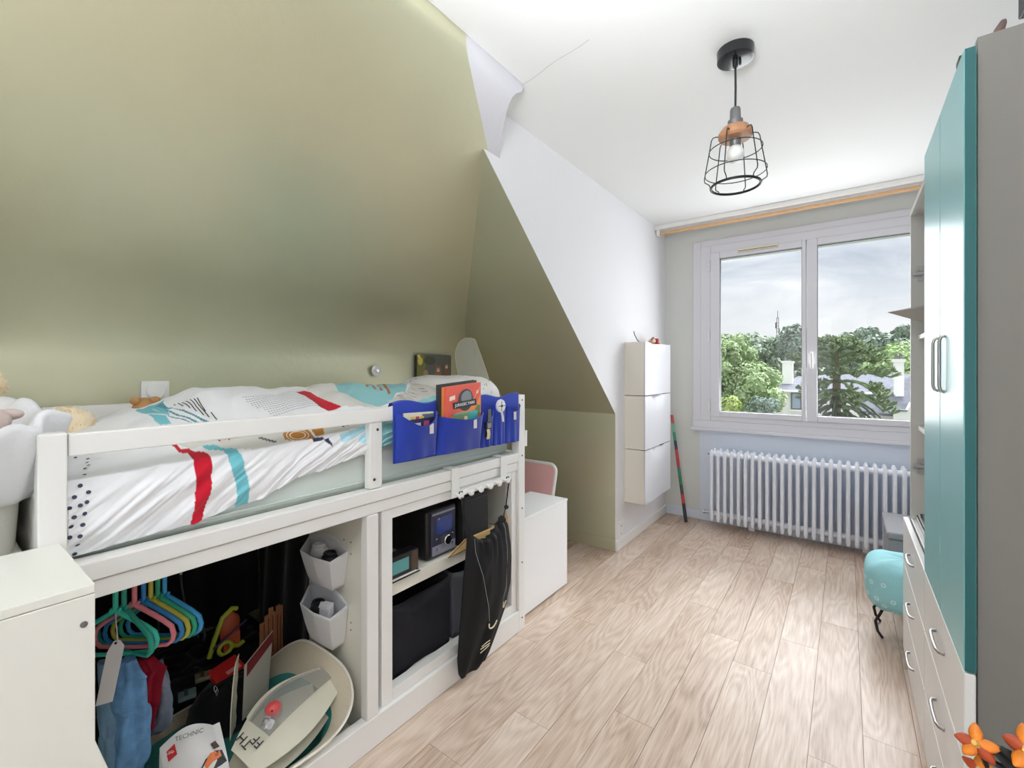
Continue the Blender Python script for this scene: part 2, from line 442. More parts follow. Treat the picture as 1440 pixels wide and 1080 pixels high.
# ------------------------------------------------------------ window
win = struct('window_1', M().box(-1.034, -.971, 3.945, 3.972, .741, 2.316).box(.50, .573, 3.945, 3.972, .741, 2.316)
             .box(-.971, .50, 3.945, 3.972, 2.268, 2.316), PVC, bevel=.003)
build('sill', M().box(-1.045, .585, 3.905, 3.96, .752, .775).box(-1.034, .573, 3.93, 3.96, .775, .832), PVC, win, bevel=.003)
build('frame', M().box(-.971, -.893, 3.935, 4.0, .832, 2.268).box(.43, .50, 3.935, 4.0, .832, 2.268).box(-.893, .43, 3.935, 4.0, .832, .872).box(-.893, .43, 3.935, 4.0, 2.203, 2.268), PVC, win, bevel=.004)
GLASS = mat('window_glass', (1, 1, 1, 1), .0, spec=.5)
def clear_glass():
    nt = GLASS.node_tree; b = nt.nodes['Principled BSDF']; nt.nodes.remove(b)
    t = nt.nodes.new('ShaderNodeBsdfTransparent'); t.inputs[0].default_value = (.97, .98, .98, 1)
    g = nt.nodes.new('ShaderNodeBsdfGlossy'); g.inputs['Roughness'].default_value = .02
    fr = nt.nodes.new('ShaderNodeFresnel'); fr.inputs['IOR'].default_value = 1.3
    mx = nt.nodes.new('ShaderNodeMixShader'); nt.links.new(fr.outputs[0], mx.inputs[0]); nt.links.new(t.outputs[0], mx.inputs[1]); nt.links.new(g.outputs[0], mx.inputs[2])
    nt.links.new(mx.outputs[0], nt.nodes['Material Output'].inputs[0])
clear_glass()
def sash(x0, x1, gx0, gx1):
    z0, z1, gz0, gz1 = .872, 2.203, .914, 2.152
    s = build('sash', M().box(x0, gx0, 3.922, 3.985, z0, z1).box(gx1, x1, 3.922, 3.985, z0, z1).box(gx0, gx1, 3.922, 3.985, z0, gz0).box(gx0, gx1, 3.922, 3.985, gz1, z1), PVC, win, bevel=.004)
    build('glass', M().box(gx0-.003, gx1+.003, 3.952, 3.958, gz0-.003, gz1+.003), GLASS, s)
    g = mat('window_gasket', rgb(120, 122, 128), .7)
    build('gasket', M().box(gx0, gx0+.003, 3.943, 3.951, gz0, gz1).box(gx1-.003, gx1, 3.943, 3.951, gz0, gz1).box(gx0, gx1, 3.943, 3.951, gz0, gz0+.003).box(gx0, gx1, 3.943, 3.951, gz1-.003, gz1), g, s)
    return s
sash(-.893, -.237, -.823, -.262)
s2 = sash(-.232, .43, -.168, .362)
h = build('handle', M().box(-.212, -.190, 3.914, 3.922, 1.255, 1.385).box(-.205, -.197, 3.885, 3.914, 1.352, 1.372).box(-.209, -.193, 3.878, 3.888, 1.265, 1.375), WHITE_LACQ, win, bevel=.003)
for z in (2.10, 1.53, .96):
    build('hinge', M().cyl((-.903, 3.925, z-.045), (-.903, 3.925, z+.03), .007, n=10).cyl((-.903, 3.925, z+.03), (-.903, 3.925, z+.05), .0045, n=8), WHITE_LACQ, win, smooth=40)
CREAM = mat('cream_plastic', rgb(224, 216, 196), .5)
v = build('vent', M().box(-.69, -.41, 3.905, 3.924, 2.176, 2.203), CREAM, win, bevel=.003)
build('slot', M().box(-.683, -.417, 3.9045, 3.906, 2.183, 2.188), mat('vent_slot', rgb(90, 88, 84), .8), v)

# unseen window added behind the camera to let in more daylight
struct('added_window', M().box(.80, .86, -1.22, -1.16, .75, 2.15).box(.80, .86, -.08, -.02, .75, 2.15).box(.80, .86, -1.16, -.08, .75, .82).box(.80, .86, -1.16, -.08, 2.08, 2.15).box(.82, .85, -.65, -.59, .82, 2.08), PVC)

# curtain rod
rod = thing('curtain_rod', 'bare light wooden curtain rod above the window', 'curtain rod', (-.28, 3.74, 2.372))
WOODROD = mat('light_wood', rgb(212, 170, 124), .5, var=.08, vscale=12, stretch=(2, 30, 30))
build('pole', M().cyl((-1.262, 3.74, 2.380), (.78, 3.74, 2.380), .0125, n=14), WOODROD, rod, smooth=40)
for x in (-1.255, .72):
    build('bracket', M().box(x-.012, x+.012, 3.715, 3.765, 2.362, 2.408), WHITE_LACQ, rod, bevel=.003)

# ------------------------------------------------------------ radiator
rad = thing('radiator', 'white column radiator under the window with many upright sections', 'radiator', (-.25, 3.84, 0))
RADM = mat('radiator_enamel', rgb(236, 239, 246), .42, spec=.5)
def section(x):
    m = M()
    for y in (3.795, 3.895):
        m.tube([(x, y, .058), (x, y, .075), (x, y, .10), (x, y, .33), (x, y, .57), (x, y, .60), (x, y, .617)], [.008, .0135, .0125, .0125, .0125, .0135, .007], 10)
    for z in (.105, .575):
        m.cyl((x-.0237, 3.845, z), (x+.0237, 3.845, z), .021, n=12)
        m.box(x-.010, x+.010, 3.795, 3.895, z-.016, z+.016)
    m.box(x-.0035, x+.0035, 3.80, 3.89, .12, .56)  # web plate added to block light and keep the gaps dark
    return m
sec0 = build('section', section(-.855), RADM, rad, smooth=50)
for i in range(1, 27):
    o = sec0.copy(); COL.objects.link(o); o.location = sec0.location+Vector((.0481*i, 0, 0)); WL[o.name] = WL[sec0.name]+Vector((.0481*i, 0, 0))
vl = build('valve', M().cyl((-.925, 3.845, .105), (-.875, 3.845, .105), .010, n=12).cyl((-.93, 3.845, .105), (-.915, 3.845, .105), .016, n=12), CHROME, rad, smooth=40)
build('bleed_screw', M().cyl((-.893, 3.845, .575), (-.876, 3.845, .575), .006, n=8), GREYMETAL, rad, smooth=40)
for x in (-.59, .11): build('wall_bracket', M().box(x-.01, x+.01, 3.90, 3.962, .08, .60).box(x-.02, x+.02, 3.90, 3.955, 0, .085), RADM, rad)

# ------------------------------------------------------------ pendant lamp
lx, ly = -.331, 1.837
lamp = thing('pendant_lamp', 'black wire cage pendant lamp with wooden collar hanging from ceiling', 'lamp', (lx, ly, 2.44))
build('canopy', M().lathe([(.055, 2.400), (.062, 2.402), (.063, 2.438), (.05, 2.4399)], (lx, ly, 0), 36), mat('gloss_black', rgb(26, 27, 30), .18, spec=.6), lamp, smooth=40)
build('cord', M().tube([(lx, ly, 2.40), (lx+.001, ly, 2.30), (lx, ly, 2.215)], .0038, 8).lathe([(.009, 2.375), (.010, 2.40)], (lx, ly, 0), 12).cyl((lx+.014, ly+.01, 2.385), (lx+.014, ly+.01, 2.40), .005, n=8), DARK, lamp, smooth=50)
build('socket', M().lathe([(.024, 2.150), (.026, 2.156), (.026, 2.176), (.019, 2.180), (.018, 2.215), (.016, 2.222), (.006, 2.224)], (lx, ly, 0), 24).lathe([(.017, 2.078), (.019, 2.082), (.019, 2.135)], (lx, ly, 0), 20), GREYMETAL, lamp, smooth=40)
build('wooden_collar', M().lathe([(.036, 2.106), (.052, 2.108), (.058, 2.116), (.058, 2.130), (.044, 2.150), (.028, 2.153), (.022, 2.149)], (lx, ly, 0), 32), mat('walnut_wood', rgb(176, 128, 94), .5, var=.12, vscale=14, stretch=(3, 3, 20)), lamp, smooth=35)
build('bulb', M().lathe([(.004, 2.022), (.018, 2.025), (.028, 2.036), (.031, 2.052), (.026, 2.068), (.017, 2.082)], (lx, ly, 0), 24), mat('frosted_bulb', rgb(238, 238, 236), .3, spec=.6), lamp, smooth=80)
def ring(r, z, n=48): return [(lx+r*math.cos(2*PI*i/n), ly+r*math.sin(2*PI*i/n), z) for i in range(n)]
cg = build('cage', M().tube(ring(.090, 2.068), .0018, 6, True).tube(ring(.104, 1.985), .0018, 6, True), BLACKMETAL, lamp, smooth=60)
build('bottom_ring', M().tube(ring(.083, 1.934, 40), .0048, 8, True), BLACKMETAL, cg, smooth=30)
for k in range(6):
    a = 2*PI*(k+.35)/6; ca, sa = math.cos(a), math.sin(a)
    path = [(.050, 2.122), (.066, 2.124), (.076, 2.122), (.082, 2.112), (.088, 2.075), (.104, 1.985), (.107, 1.966), (.105, 1.956), (.097, 1.951), (.090, 1.946), (.086, 1.936)]
    build('wire', M().tube([(lx+r*ca, ly+r*sa, z) for r, z in path], .0019, 6), BLACKMETAL, cg, smooth=60)

# ------------------------------------------------------------ small things on the walls
def wall_socket(p):
    t = thing('wall_socket', 'white double wall socket above the left skirting board', 'socket', p)
    x, y, z = p
    build('plate', M().box(x, x+.010, y-.042, y+.042, z-.062, z+.062), WHITE_LACQ, t, bevel=.003)
    for dz in (.028, -.028):
        w = build('well', M().lathe([(.019, .0098), (.021, .0115), (.018, .0115), (.017, .0105)], (x, y, z+dz), 20, axis='x'), WHITE_LACQ, t, smooth=40)
        build('hole', M().cyl((x+.0098, y-.008, z+dz), (x+.0118, y-.008, z+dz), .003, n=8).cyl((x+.0098, y+.008, z+dz), (x+.0118, y+.008, z+dz), .003, n=8), SCREW, w)
wall_socket((-1.275, 2.985, .128))
sw = thing('dimmer_switch', 'square white wall dimmer with round knob on the green knee wall', 'switch', (-2.185, .58, 1.162))
build('plate', M().box(-2.185, -2.173, .535, .625, 1.118, 1.206), WHITE_LACQ, sw, bevel=.003)
build('knob', M().lathe([(.030, .0), (.030, .010), (.027, .013), (.012, .0135)], (-2.173, .580, 1.165), 28, axis='x'), WHITE_LACQ, sw, smooth=35)
kb = thing('wall_button', 'small round white wall knob left of the fox photo panel', 'knob', (-2.185, 1.606, 1.245))
build('disc', M().lathe([(.010, 0), (.010, .012), (.030, .014), (.031, .020), (.022, .025), (.008, .026)], (-2.185, 1.606, 1.245), 24, axis='x'), WHITE_LACQ, kb, smooth=40)
build('cap', M().lathe([(.012, .026), (.012, .029), (.004, .030)], (-2.185, 1.606, 1.245), 18, axis='x'), CHROME, kb, smooth=40)
# photo panel of foxes: a block-mounted print standing on the ledge of the slope
pp = thing('fox_picture', 'small block-mounted photo of foxes on the wall behind the bed', 'picture', (-2.17, 2.05, 1.13))
build('block', M().box(-2.185, -2.158, 1.904, 2.207, 1.12, 1.342), DARK, pp, bevel=.002)
def prints(base, lst):   # flat print shapes on the panel's front, in its own plane
    for i, (nm, col, poly) in enumerate(lst):
        build(nm, M().prism([(base+.0004*i, y, z) for y, z in poly], (.0006, 0, 0)), mat('print_%d_%d_%d' % col, rgb(*col), .4), pp)
def blob(y, z, a, b, n=12, ph=0): return [(y+a*math.cos(2*PI*i/n+ph), z+b*math.sin(2*PI*i/n+ph)) for i in range(n)]
prints(-2.158, [('print', (96, 98, 92), [(1.903, 1.123), (2.202, 1.123), (2.202, 1.349), (1.903, 1.349)]),
    ('print_foliage', (120, 118, 62), [(1.903, 1.123), (1.95, 1.123), (1.96, 1.24), (1.99, 1.30), (1.95, 1.349), (1.903, 1.349)]),
    ('print_foliage', (214, 204, 96), blob(1.930, 1.305, .020, .026)), ('print_foliage', (74, 80, 62), blob(2.01, 1.31, .05, .03)),
    ('print_foliage', (220, 212, 120), blob(1.918, 1.335, .012, .012)),
    ('print_fox', (150, 104, 74), [(2.05, 1.123), (2.115, 1.123), (2.112, 1.25), (2.102, 1.287), (2.092, 1.272), (2.076, 1.272), (2.066, 1.290), (2.056, 1.25)]),
    ('print_fox', (126, 92, 70), [(2.13, 1.123), (2.188, 1.123), (2.185, 1.27), (2.178, 1.312), (2.167, 1.296), (2.15, 1.296), (2.141, 1.310), (2.134, 1.26)]),
    ('print_fox', (168, 140, 112), blob(1.975, 1.225, .020, .026)),
    ('print_muzzle', (222, 208, 196), blob(2.084, 1.248, .013, .013)), ('print_muzzle', (222, 208, 196), blob(2.16, 1.270, .012, .013)),
    ('print_muzzle', (58, 52, 48), blob(2.084, 1.252, .004, .004)), ('print_muzzle', (58, 52, 48), blob(2.16, 1.274, .004, .004))])
# clear acrylic rabbit-ear shaped panel
ACR = mat('frosted_acrylic', rgb(226, 226, 212), .35, spec=.5, alpha=.62)
ear = thing('acrylic_panel', 'tall translucent white acrylic panel with rounded top behind the pillow', 'panel', (-2.0, 2.20, 0))
def arch(w, z0, z1, taper, n=14):
    pts = [(-w*taper, z0), (w, z0)]
    for i in range(n+1):
        a = PI*i/n; pts.append((w*math.cos(a), z1-w+w*1.0*math.sin(a)))
    return pts
def onplane(o, ux, pts): return [(o[0]+ux[0]*a, o[1]+ux[1]*a, z) for a, z in pts]
leafp = [(-1.938, .002), (-1.938, 1.446), (-1.972, 1.459), (-2.028, 1.458), (-2.078, 1.432), (-2.106, 1.385), (-2.113, 1.342), (-2.102, 1.28), (-2.085, 1.225), (-2.07, 1.10), (-2.06, .002)]
build('pane', M().prism([(x, 2.20, z) for x, z in leafp], (0, .0045, 0)), ACR, ear)
build('rim', M().tube([(x, 2.202, z) for x, z in leafp[1:-1]], .0028, 6), mat('acrylic_edge', rgb(238, 236, 214), .3, spec=.6), ear, smooth=60)
side = [(-1.936, 2.202, 1.446), (-1.895, 2.202, 1.36), (-1.83, 2.202, 1.22), (-1.79, 2.202, 1.05), (-1.936, 2.202, 1.0)]
build('wing', M().prism(side, (0, .003, 0)), ACR, ear)
build('wing_rim', M().tube(side[:4], .0016, 5), MATS['acrylic_edge'], ear, smooth=60)
# dark spot lamp over the wardrobe
sp = thing('ceiling_spot', 'dark ceiling spot lamp above the wardrobe, corner of the room', 'lamp', (.462, 1.93, 2.44))
build('mount', M().lathe([(.02, 2.425), (.03, 2.428), (.03, 2.4399)], (.462, 1.93, 0), 18), DARK, sp, smooth=40)
build('housing', M().box(.414, .51, 1.90, 1.99, 2.298, 2.42), mat('dark_violet_grey', rgb(48, 42, 52), .5), sp, bevel=.004)

# ------------------------------------------------------------ wardrobes along the right wall
TEAL = mat('teal_lacquer', rgb(132, 190, 194), .30, spec=.17, coat=.0)
TEDGE = mat('dark_teal_edge', rgb(44, 96, 98), .5, spec=.3)
DRAWW = mat('drawer_white', rgb(226, 226, 224), .35, spec=.5)
CARC = mat('carcass_white', rgb(196, 196, 192), .5, spec=.4, var=.015, vscale=5)
SIDEP = mat('shaded_side_panel', rgb(124, 121, 116), .5, spec=.3, var=.015, vscale=5)  # white carcass board with the near side's shade put into its colour
HAND = mat('handle_steel', rgb(182, 180, 178), .3, .9)
def bow_handle_h(y, z, x):      # horizontal bow handle on a front facing -X
    return M().tube([(x, y-.062, z), (x-.009, y-.058, z), (x-.013, y-.045, z), (x-.014, y, z), (x-.013, y+.045, z), (x-.009, y+.058, z), (x, y+.062, z)], .0042, 8)
def bow_handle_v(y, z0, z1, x):
    return M().tube([(x+.002, y, z0), (x-.006, y, z0+.004), (x-.009, y, z0+.014), (x-.009, y, z1-.014), (x-.006, y, z1-.004), (x+.002, y, z1)], .0036, 8)
DZ = [(.462, .640), (.281, .458), (.100, .277)]
def drawers(t, y0, y1):
    for z0, z1 in DZ:
        d = build('drawer_front', M().box(.19, .208, y0, y1, z0, z1), DRAWW, t, bevel=.0025)
        build('handle', bow_handle_h((y0+y1)/2, (z0+z1)/2+.012, .19), HAND, d, smooth=60)
w1 = thing('wardrobe', 'tall wardrobe with two glossy teal doors over white drawers', 'wardrobe', (.49, 1.56, 0))
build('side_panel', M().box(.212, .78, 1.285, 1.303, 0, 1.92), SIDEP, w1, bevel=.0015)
build('side_panel', M().box(.212, .78, 1.824, 1.841, 0, 1.92), CARC, w1)
build('top_panel', M().box(.212, .78, 1.303, 1.824, 1.90, 1.92), CARC, w1)
build('back_panel', M().box(.765, .78, 1.303, 1.824, .1, 1.90), CARC, w1)
build('plinth', M().box(.205, .225, 1.29, 1.84, 0, .097), DRAWW, w1, bevel=.002)
build('bottom_panel', M().box(.212, .765, 1.303, 1.824, .08, .098), CARC, w1)
for y0, y1, hy in ((1.270, 1.5515, 1.494), (1.5575, 1.8385, 1.592)):
    d = build('door', M().box(.19, .2085, y0, y1, .643, 1.897), TEAL, w1, bevel=.002)
    build('handle', bow_handle_v(hy, 1.195, 1.333, .19), HAND, d, smooth=60)
    build('edge_strip', M().box(.1915, .2075, y0-.0008, y0+.001, .6445, 1.8955), TEDGE, d)  # darker teal strip laid over the door's near edge
drawers(w1, 1.270, 1.8385)
w2 = thing('wardrobe', 'open doorless wardrobe unit beside the window, shelves above white drawers', 'wardrobe', (.49, 2.16, 0))
build('side_panel', M().box(.212, .78, 1.845, 1.861, 0, 1.90), CARC, w2)
sp2 = build('side_panel', M().box(.212, .78, 2.454, 2.472, 0, 1.90), CARC, w2, bevel=.0015)
build('top_panel', M().box(.212, .78, 1.861, 2.454, 1.88, 1.90), CARC, w2)
build('back_panel', M().box(.765, .78, 1.861, 2.454, .1, 1.88), CARC, w2)
for z in (.624, 1.006, 1.372):
    build('shelf', M().box(.235 if z > .7 else .213, .765, 1.861, 2.454, z, z+.018), DRAWW, w2, bevel=.0015)
build('plinth', M().box(.205, .225, 1.845, 2.472, 0, .097), DRAWW, w2, bevel=.002)
drawers(w2, 1.842, 2.472)
for z in (.86, 1.64):
    h = build('hinge_plate', M().box(.232, .285, 2.449, 2.454, z-.030, z-.012).box(.232, .285, 2.449, 2.454, z+.012, z+.030).box(.245, .262, 2.446, 2.454, z-.03, z+.03), HAND, w2, bevel=.001)
    build('hinge_arm', M().box(.218, .272, 2.438, 2.449, z-.007, z+.007), CHROME, h, bevel=.001)
m = M()
for i in range(26): m.cyl((.262, 2.4525, .70+i*.045), (.262, 2.4545, .70+i*.045), .0026, n=6)
build('shelf_pin_holes', m, SCREW, w2, kind='stuff')

# things in the open unit
def book(label, lo, hi, cover, pages=(232, 228, 218), group=None, spine='x0', name='book'):
    x0, y0, z0 = lo; x1, y1, z1 = hi
    t = thing(name, label, 'book', ((x0+x1)/2, (y0+y1)/2, z0), group)
    cm = mat('cover_%d_%d_%d' % cover, rgb(*cover), .45); pm = mat('pages_%d' % pages[0], rgb(*pages), .8)
    c = .003
    build('cover', M().box(x0, x1, y0, y1, z0, z0+c).box(x0, x1, y0, y1, z1-c, z1).box(x0, x0+c, y0, y1, z0, z1), cm, t)
    build('pages', M().box(x0+c, x1-.004, y0+.004, y1-.004, z0+c, z1-c), pm, t)
    return t
book('white book lying lowest in open wardrobe compartment', (.228, 2.03, .6425), (.45, 2.43, .664), (226, 226, 222))
book('thin grey book lying on white book in open wardrobe', (.236, 2.08, .6645), (.44, 2.40, .678), (140, 142, 150))
book('pale red book topmost in open wardrobe compartment', (.246, 2.06, .6785), (.45, 2.37, .697), (212, 186, 180))
GREYTOY = mat('grey_toy_plastic', rgb(158, 154, 148), .5)
wg = thing('wedge_model', 'grey wedge-shaped model craft jutting from upper shelf of open wardrobe', 'model', (.33, 2.33, 1.392))
tip = (.132, 2.36, 1.482)
a, b = (.46, 2.20, 1.498), (.46, 2.45, 1.498)
m = M()
up, dn = (.40, 2.325, 1.525), (.30, 2.335, 1.405)
m.add([tip, a, b, up, dn], [(0, 3, 1), (0, 2, 3), (0, 1, 4), (0, 4, 2), (1, 3, 2), (1, 2, 4)])
build('hull', m, GREYTOY, wg)
m = M()
for q in range(5): m.box(.34+.02*q, .355+.02*q, 2.29-.004*q, 2.36+.004*q, 1.50+.006*q, 1.532+.008*q)
m.box(.40, .43, 2.26, 2.39, 1.54, 1.552).cyl((.41, 2.27, 1.552), (.41, 2.27, 1.568), .010, n=8).cyl((.41, 2.38, 1.552), (.41, 2.38, 1.568), .010, n=8).box(.25, .33, 2.32, 2.35, 1.492, 1.51)
build('superstructure', m, GREYTOY, wg)
build('keel', M().box(.27, .42, 2.29, 2.37, 1.40, 1.445).box(.34, .40, 2.31, 2.35, 1.41, 1.43), mat('dark_grey_toy', rgb(104, 102, 100), .5), wg, bevel=.003)
build('stand', M().box(.32, .40, 2.29, 2.37, 1.390, 1.397).cyl((.36, 2.33, 1.395), (.36, 2.33, 1.43), .008, n=8), DARK, wg)

# on top of the near wardrobe
fg = thing('carved_figure', 'small brown carved animal figure on the near edge of wardrobe top', 'figurine', (.247, 1.35, 1.92))
BR = mat('brown_carving', rgb(92, 74, 68), .7, var=.2, vscale=30)
build('body', M().ball((.250, 1.35, 1.936), .016, .016, .016, 12, 8, .2).ball((.259, 1.352, 1.938), .012, .012, .016, 10, 7), BR, fg, smooth=80)
build('head', M().tube([(.252, 1.35, 1.943), (.256, 1.35, 1.957), (.260, 1.35, 1.967), (.261, 1.35, 1.972)], [.011, .008, .006, .004], 10), BR, fg, smooth=80)
build('tail', M().tube([(.265, 1.352, 1.932), (.269, 1.352, 1.942), (.270, 1.352, 1.951)], [.006, .005, .003], 8), BR, fg, smooth=80)
k1 = thing('storage_tin', 'dark tin standing on the wardrobe top behind teal doors', 'tin', (.25, 1.62, 1.92))
build('body', M().box(.232, .27, 1.602, 1.64, 1.92, 2.040), mat('dark_tin', rgb(44, 40, 46), .5), k1, bevel=.003)
build('lid', M().box(.231, .271, 1.601, 1.641, 2.036, 2.052), DARK, k1, bevel=.002)
k2 = thing('toy_lantern', 'small black toy lantern with wire handle on wardrobe top', 'lantern', (.252, 1.76, 1.92))
build('body', M().lathe([(.024, 1.92), (.026, 1.93), (.020, 1.945), (.020, 1.99), (.026, 2.0), (.022, 2.015), (.008, 2.022)], (.252, 1.76, 0), 14), DARK, k2, smooth=30)
build('handle', M().tube([(.252, 1.74+.02*(1-math.cos(PI*i/8)), 2.0+.045*math.sin(PI*i/8)) for i in range(9)], .0022, 6), BLACKMETAL, k2, smooth=60)

# ------------------------------------------------------------ flip-front wall boxes
FLIP = mat('flip_front_white', rgb(205, 206, 210), .35, spec=.45)
FSIDE = mat('flip_side_white', rgb(222, 217, 206), .5)
names = ['top white flip-front wall box, toys lying on it', 'middle white flip-front wall box of the stack of three', 'lowest white flip-front wall box with dark clip in its lip']
for i, zt in enumerate((1.448, 1.067, .686)):
    z0, z1 = zt-.378, zt
    t = thing('wall_box', names[i], 'cabinet', (-1.20, 3.335, z0), 'flip-front boxes on the left wall')
    build('carcass', M().box(-1.2745, -1.262, 3.062, 3.608, z0, z1).box(-1.262, -1.132, 3.062, 3.070, z0, z1-.002).box(-1.262, -1.132, 3.600, 3.608, z0, z1-.002)
          .box(-1.262, -1.132, 3.070, 3.600, z0, z0+.008).box(-1.262, -1.180, 3.070, 3.600, z1-.010, z1-.003), FSIDE, t)
    def face(u, v, z0=z0, z1=z1):
        y = 3.058+.554*u; z = z0+.001+(z1-z0-.004)*v
        s = max(0, 1-abs(u-.5)/.36); d = max(0, (v-.70)/.30)
        dip = .050*math.sin(PI/2*min(1, s*1.4))*d*d*s
        return (-1.120+.006*math.sin(PI*v)*.0-dip, y, z-.0*dip)
    build('flip_front', M().sheet(face, 29, 33, .011), FLIP, t, smooth=50)
# on the top box and in the lowest lip
fig = thing('toy_figure', 'small red and tan toy figure lying on top wall box', 'toy', (-1.20, 3.42, 1.448))
RED = mat('toy_red', rgb(186, 52, 52), .45); TAN = mat('toy_tan', rgb(206, 170, 140), .5)
build('torso', M().ball((-1.19, 3.40, 1.470), .022, .05, .020, 12, 8), TAN, fig, smooth=80)
build('sash', M().tube([(-1.185, 3.33, 1.452), (-1.182, 3.38, 1.488), (-1.19, 3.42, 1.496)], .007, 8), mat('toy_maroon', rgb(110, 48, 48), .6), fig, smooth=80)
build('boots', M().box(-1.21, -1.165, 3.455, 3.485, 1.449, 1.492), RED, fig, bevel=.006)
build('head', M().ball((-1.19, 3.345, 1.462), .013, .014, .013, 10, 8), TAN, fig, smooth=80)
build('hands', M().box(-1.205, -1.175, 3.49, 3.53, 1.450, 1.458).box(-1.20, -1.18, 3.49, 3.525, 1.468, 1.476), DARK, fig, bevel=.002)
cb = setp(build('cable', M().tube([(-1.22, 3.10, 1.526), (-1.215, 3.105, 1.50), (-1.205, 3.125, 1.4665), (-1.20, 3.15, 1.4525), (-1.21, 3.19, 1.4515), (-1.19, 3.22, 1.4515), (-1.18, 3.27, 1.452)], .003, 7), DARK, smooth=60), 'thin black cable sticking up from the top wall box', 'cable')
cl = thing('toy_clip', 'small dark toy clip poking from lip of lowest wall box', 'clip', (-1.14, 3.44, .676))
build('jaw', M().box(-1.146, -1.128, 3.42, 3.45, .676, .694), DARK, cl, bevel=.003)
build('jaw', M().box(-1.146, -1.128, 3.455, 3.49, .676, .700), mat('dark_red_plastic', rgb(92, 60, 56), .5), cl, bevel=.003)

# painted stick leaning in the corner
st = thing('painted_stick', 'long colourful banded stick leaning in the corner beside radiator', 'stick', (-1.055, 3.80, 0))
p0, p1 = Vector((-1.052, 3.80, .006)), Vector((-1.208, 3.935, .86))
cols = [(44, 44, 50), (52, 48, 60), (196, 60, 66), (70, 70, 78), (48, 120, 84), (60, 130, 110), (190, 62, 70), (196, 70, 78), (52, 60, 90), (60, 150, 110), (120, 190, 160), (200, 80, 80)]
for i, c in enumerate(cols):
    a, b = i/len(cols), (i+1)/len(cols)
    build('band', M().cyl(p0.lerp(p1, a), p0.lerp(p1, b), .0135-.002*a, .0135-.002*b, 12), mat('stick_%d_%d_%d' % c, rgb(*c), .5), st, smooth=40)

# ------------------------------------------------------------ by the window: stool with dotted cushion, grey fabric box
sl = thing('child_stool', 'low child stool with rounded teal dotted cushion beyond the drawers', 'stool', (.22, 2.80, 0))
CUSH = mat('teal_dotted_fabric', rgb(148, 200, 206), .85, spec=.2, bump=.25, bscale=180)
def superball(u, v):
    a = 2*PI*u; b = PI*(v-.5)
    f = lambda t, e: math.copysign(abs(t)**e, t)
    return (.225+.155*f(math.cos(b), .5)*f(math.cos(a), .55), 2.79+.165*f(math.cos(b), .5)*f(math.sin(a), .55), .248+.116*f(math.sin(b), .62)+.006*noise.noise(Vector((math.cos(a)*2, math.sin(a)*2, b*2))))
cu = build('cushion', M().grid(superball, 48, 25, True), CUSH, sl, smooth=180)
m = M()
DOT = mat('pale_dot_print', rgb(190, 222, 226), .85)
for i in range(14):
    for j in range(4):
        u = (i+.5*(j % 2))/14.0+.01; v = .27+.085*j
        c = Vector(superball(u % 1, v)); du = Vector(superball((u+.004) % 1, v))-c; dv = Vector(superball(u % 1, v+.004))-c
        n = du.cross(dv); 
        if n.length < 1e-12: continue
        n.normalize(); du.normalize(); dv = n.cross(du)
        for k in range(12):
            t0, t1 = 2*PI*k/12, 2*PI*(k+1)/12
            q = [c+n*.0012+(du*math.cos(t)+dv*math.sin(t))*r for t, r in ((t0, .0045), (t0, .0105), (t1, .0105), (t1, .0045))]
            m.add(q, [(0, 1, 2, 3)])
build('dot_print', m, DOT, cu, kind='stuff')
for sx, sy in ((-1, -1), (-1, 1), (1, -1), (1, 1)):
    x, y = .225+.085*sx, 2.79+.075*sy
    build('leg', M().tube([(x, y, .145), (x+.012*sx, y, .11), (x+.030*sx, y, .07), (x+.022*sx, y+.01*sy, .03), (x+.004*sx, y+.012*sy, .004)], .006, 8), BLACKMETAL, sl, smooth=60)
gb = thing('fabric_box', 'grey fabric box in front of radiator behind the teal stool', 'box', (.40, 3.30, 0))
GFAB = mat('grey_felt', rgb(142, 142, 146), .9, spec=.15, bump=.3, bscale=140)
def softbox(x0, x1, y0, y1, z0, z1, e=.004):
    m = M(); n = 8
    m.grid(lambda u, v: (x0+(x1-x0)*u, y0+e*math.sin(9*u+4*v), z0+(z1-z0)*v), n, n)
    return m
build('body', M().box(.18, .62, 3.10, 3.52, .001, .355), GFAB, gb, bevel=.015, seg=3)
build('lid', M().box(.172, .628, 3.092, 3.528, .356, .392), GFAB, gb, bevel=.01, seg=3)

# ------------------------------------------------------------ orange flowers in the near right corner
tb = thing('side_table', 'grey low side table at the wardrobe foot, mostly outside the frame', 'table', (.38, 1.0, 0))
TG = mat('grey_table', rgb(150, 148, 146), .5)
build('tabletop', M().box(.20, .72, .76, 1.24, .40, .425), TG, tb, bevel=.004)
for x in (.22, .70):
    for y in (.78, 1.22): build('leg', M().box(x-.015, x+.015, y-.015, y+.015, 0, .40), TG, tb, bevel=.003)
vs = thing('flower_pot', 'white patterned pot with orange toy orchids on dark stems', 'plant', (.235, .96, .426))
build('pot', M().lathe([(.035, .426), (.040, .43), (.050, .50), (.052, .505), (.047, .505), (.044, .46)], (.25, .97, 0), 24), WHITE_LACQ, vs, smooth=40)
build('soil', M().lathe([(.043, .47), (.046, .488), (.02, .492)], (.25, .97, 0), 20), DARK, vs, smooth=60)
OR1 = mat('petal_orange', rgb(226, 130, 36), .5, var=.25, vscale=30); OR2 = mat('petal_rust', rgb(170, 66, 28), .5, var=.2, vscale=30); OR3 = mat('petal_yellow', rgb(240, 190, 96), .5)
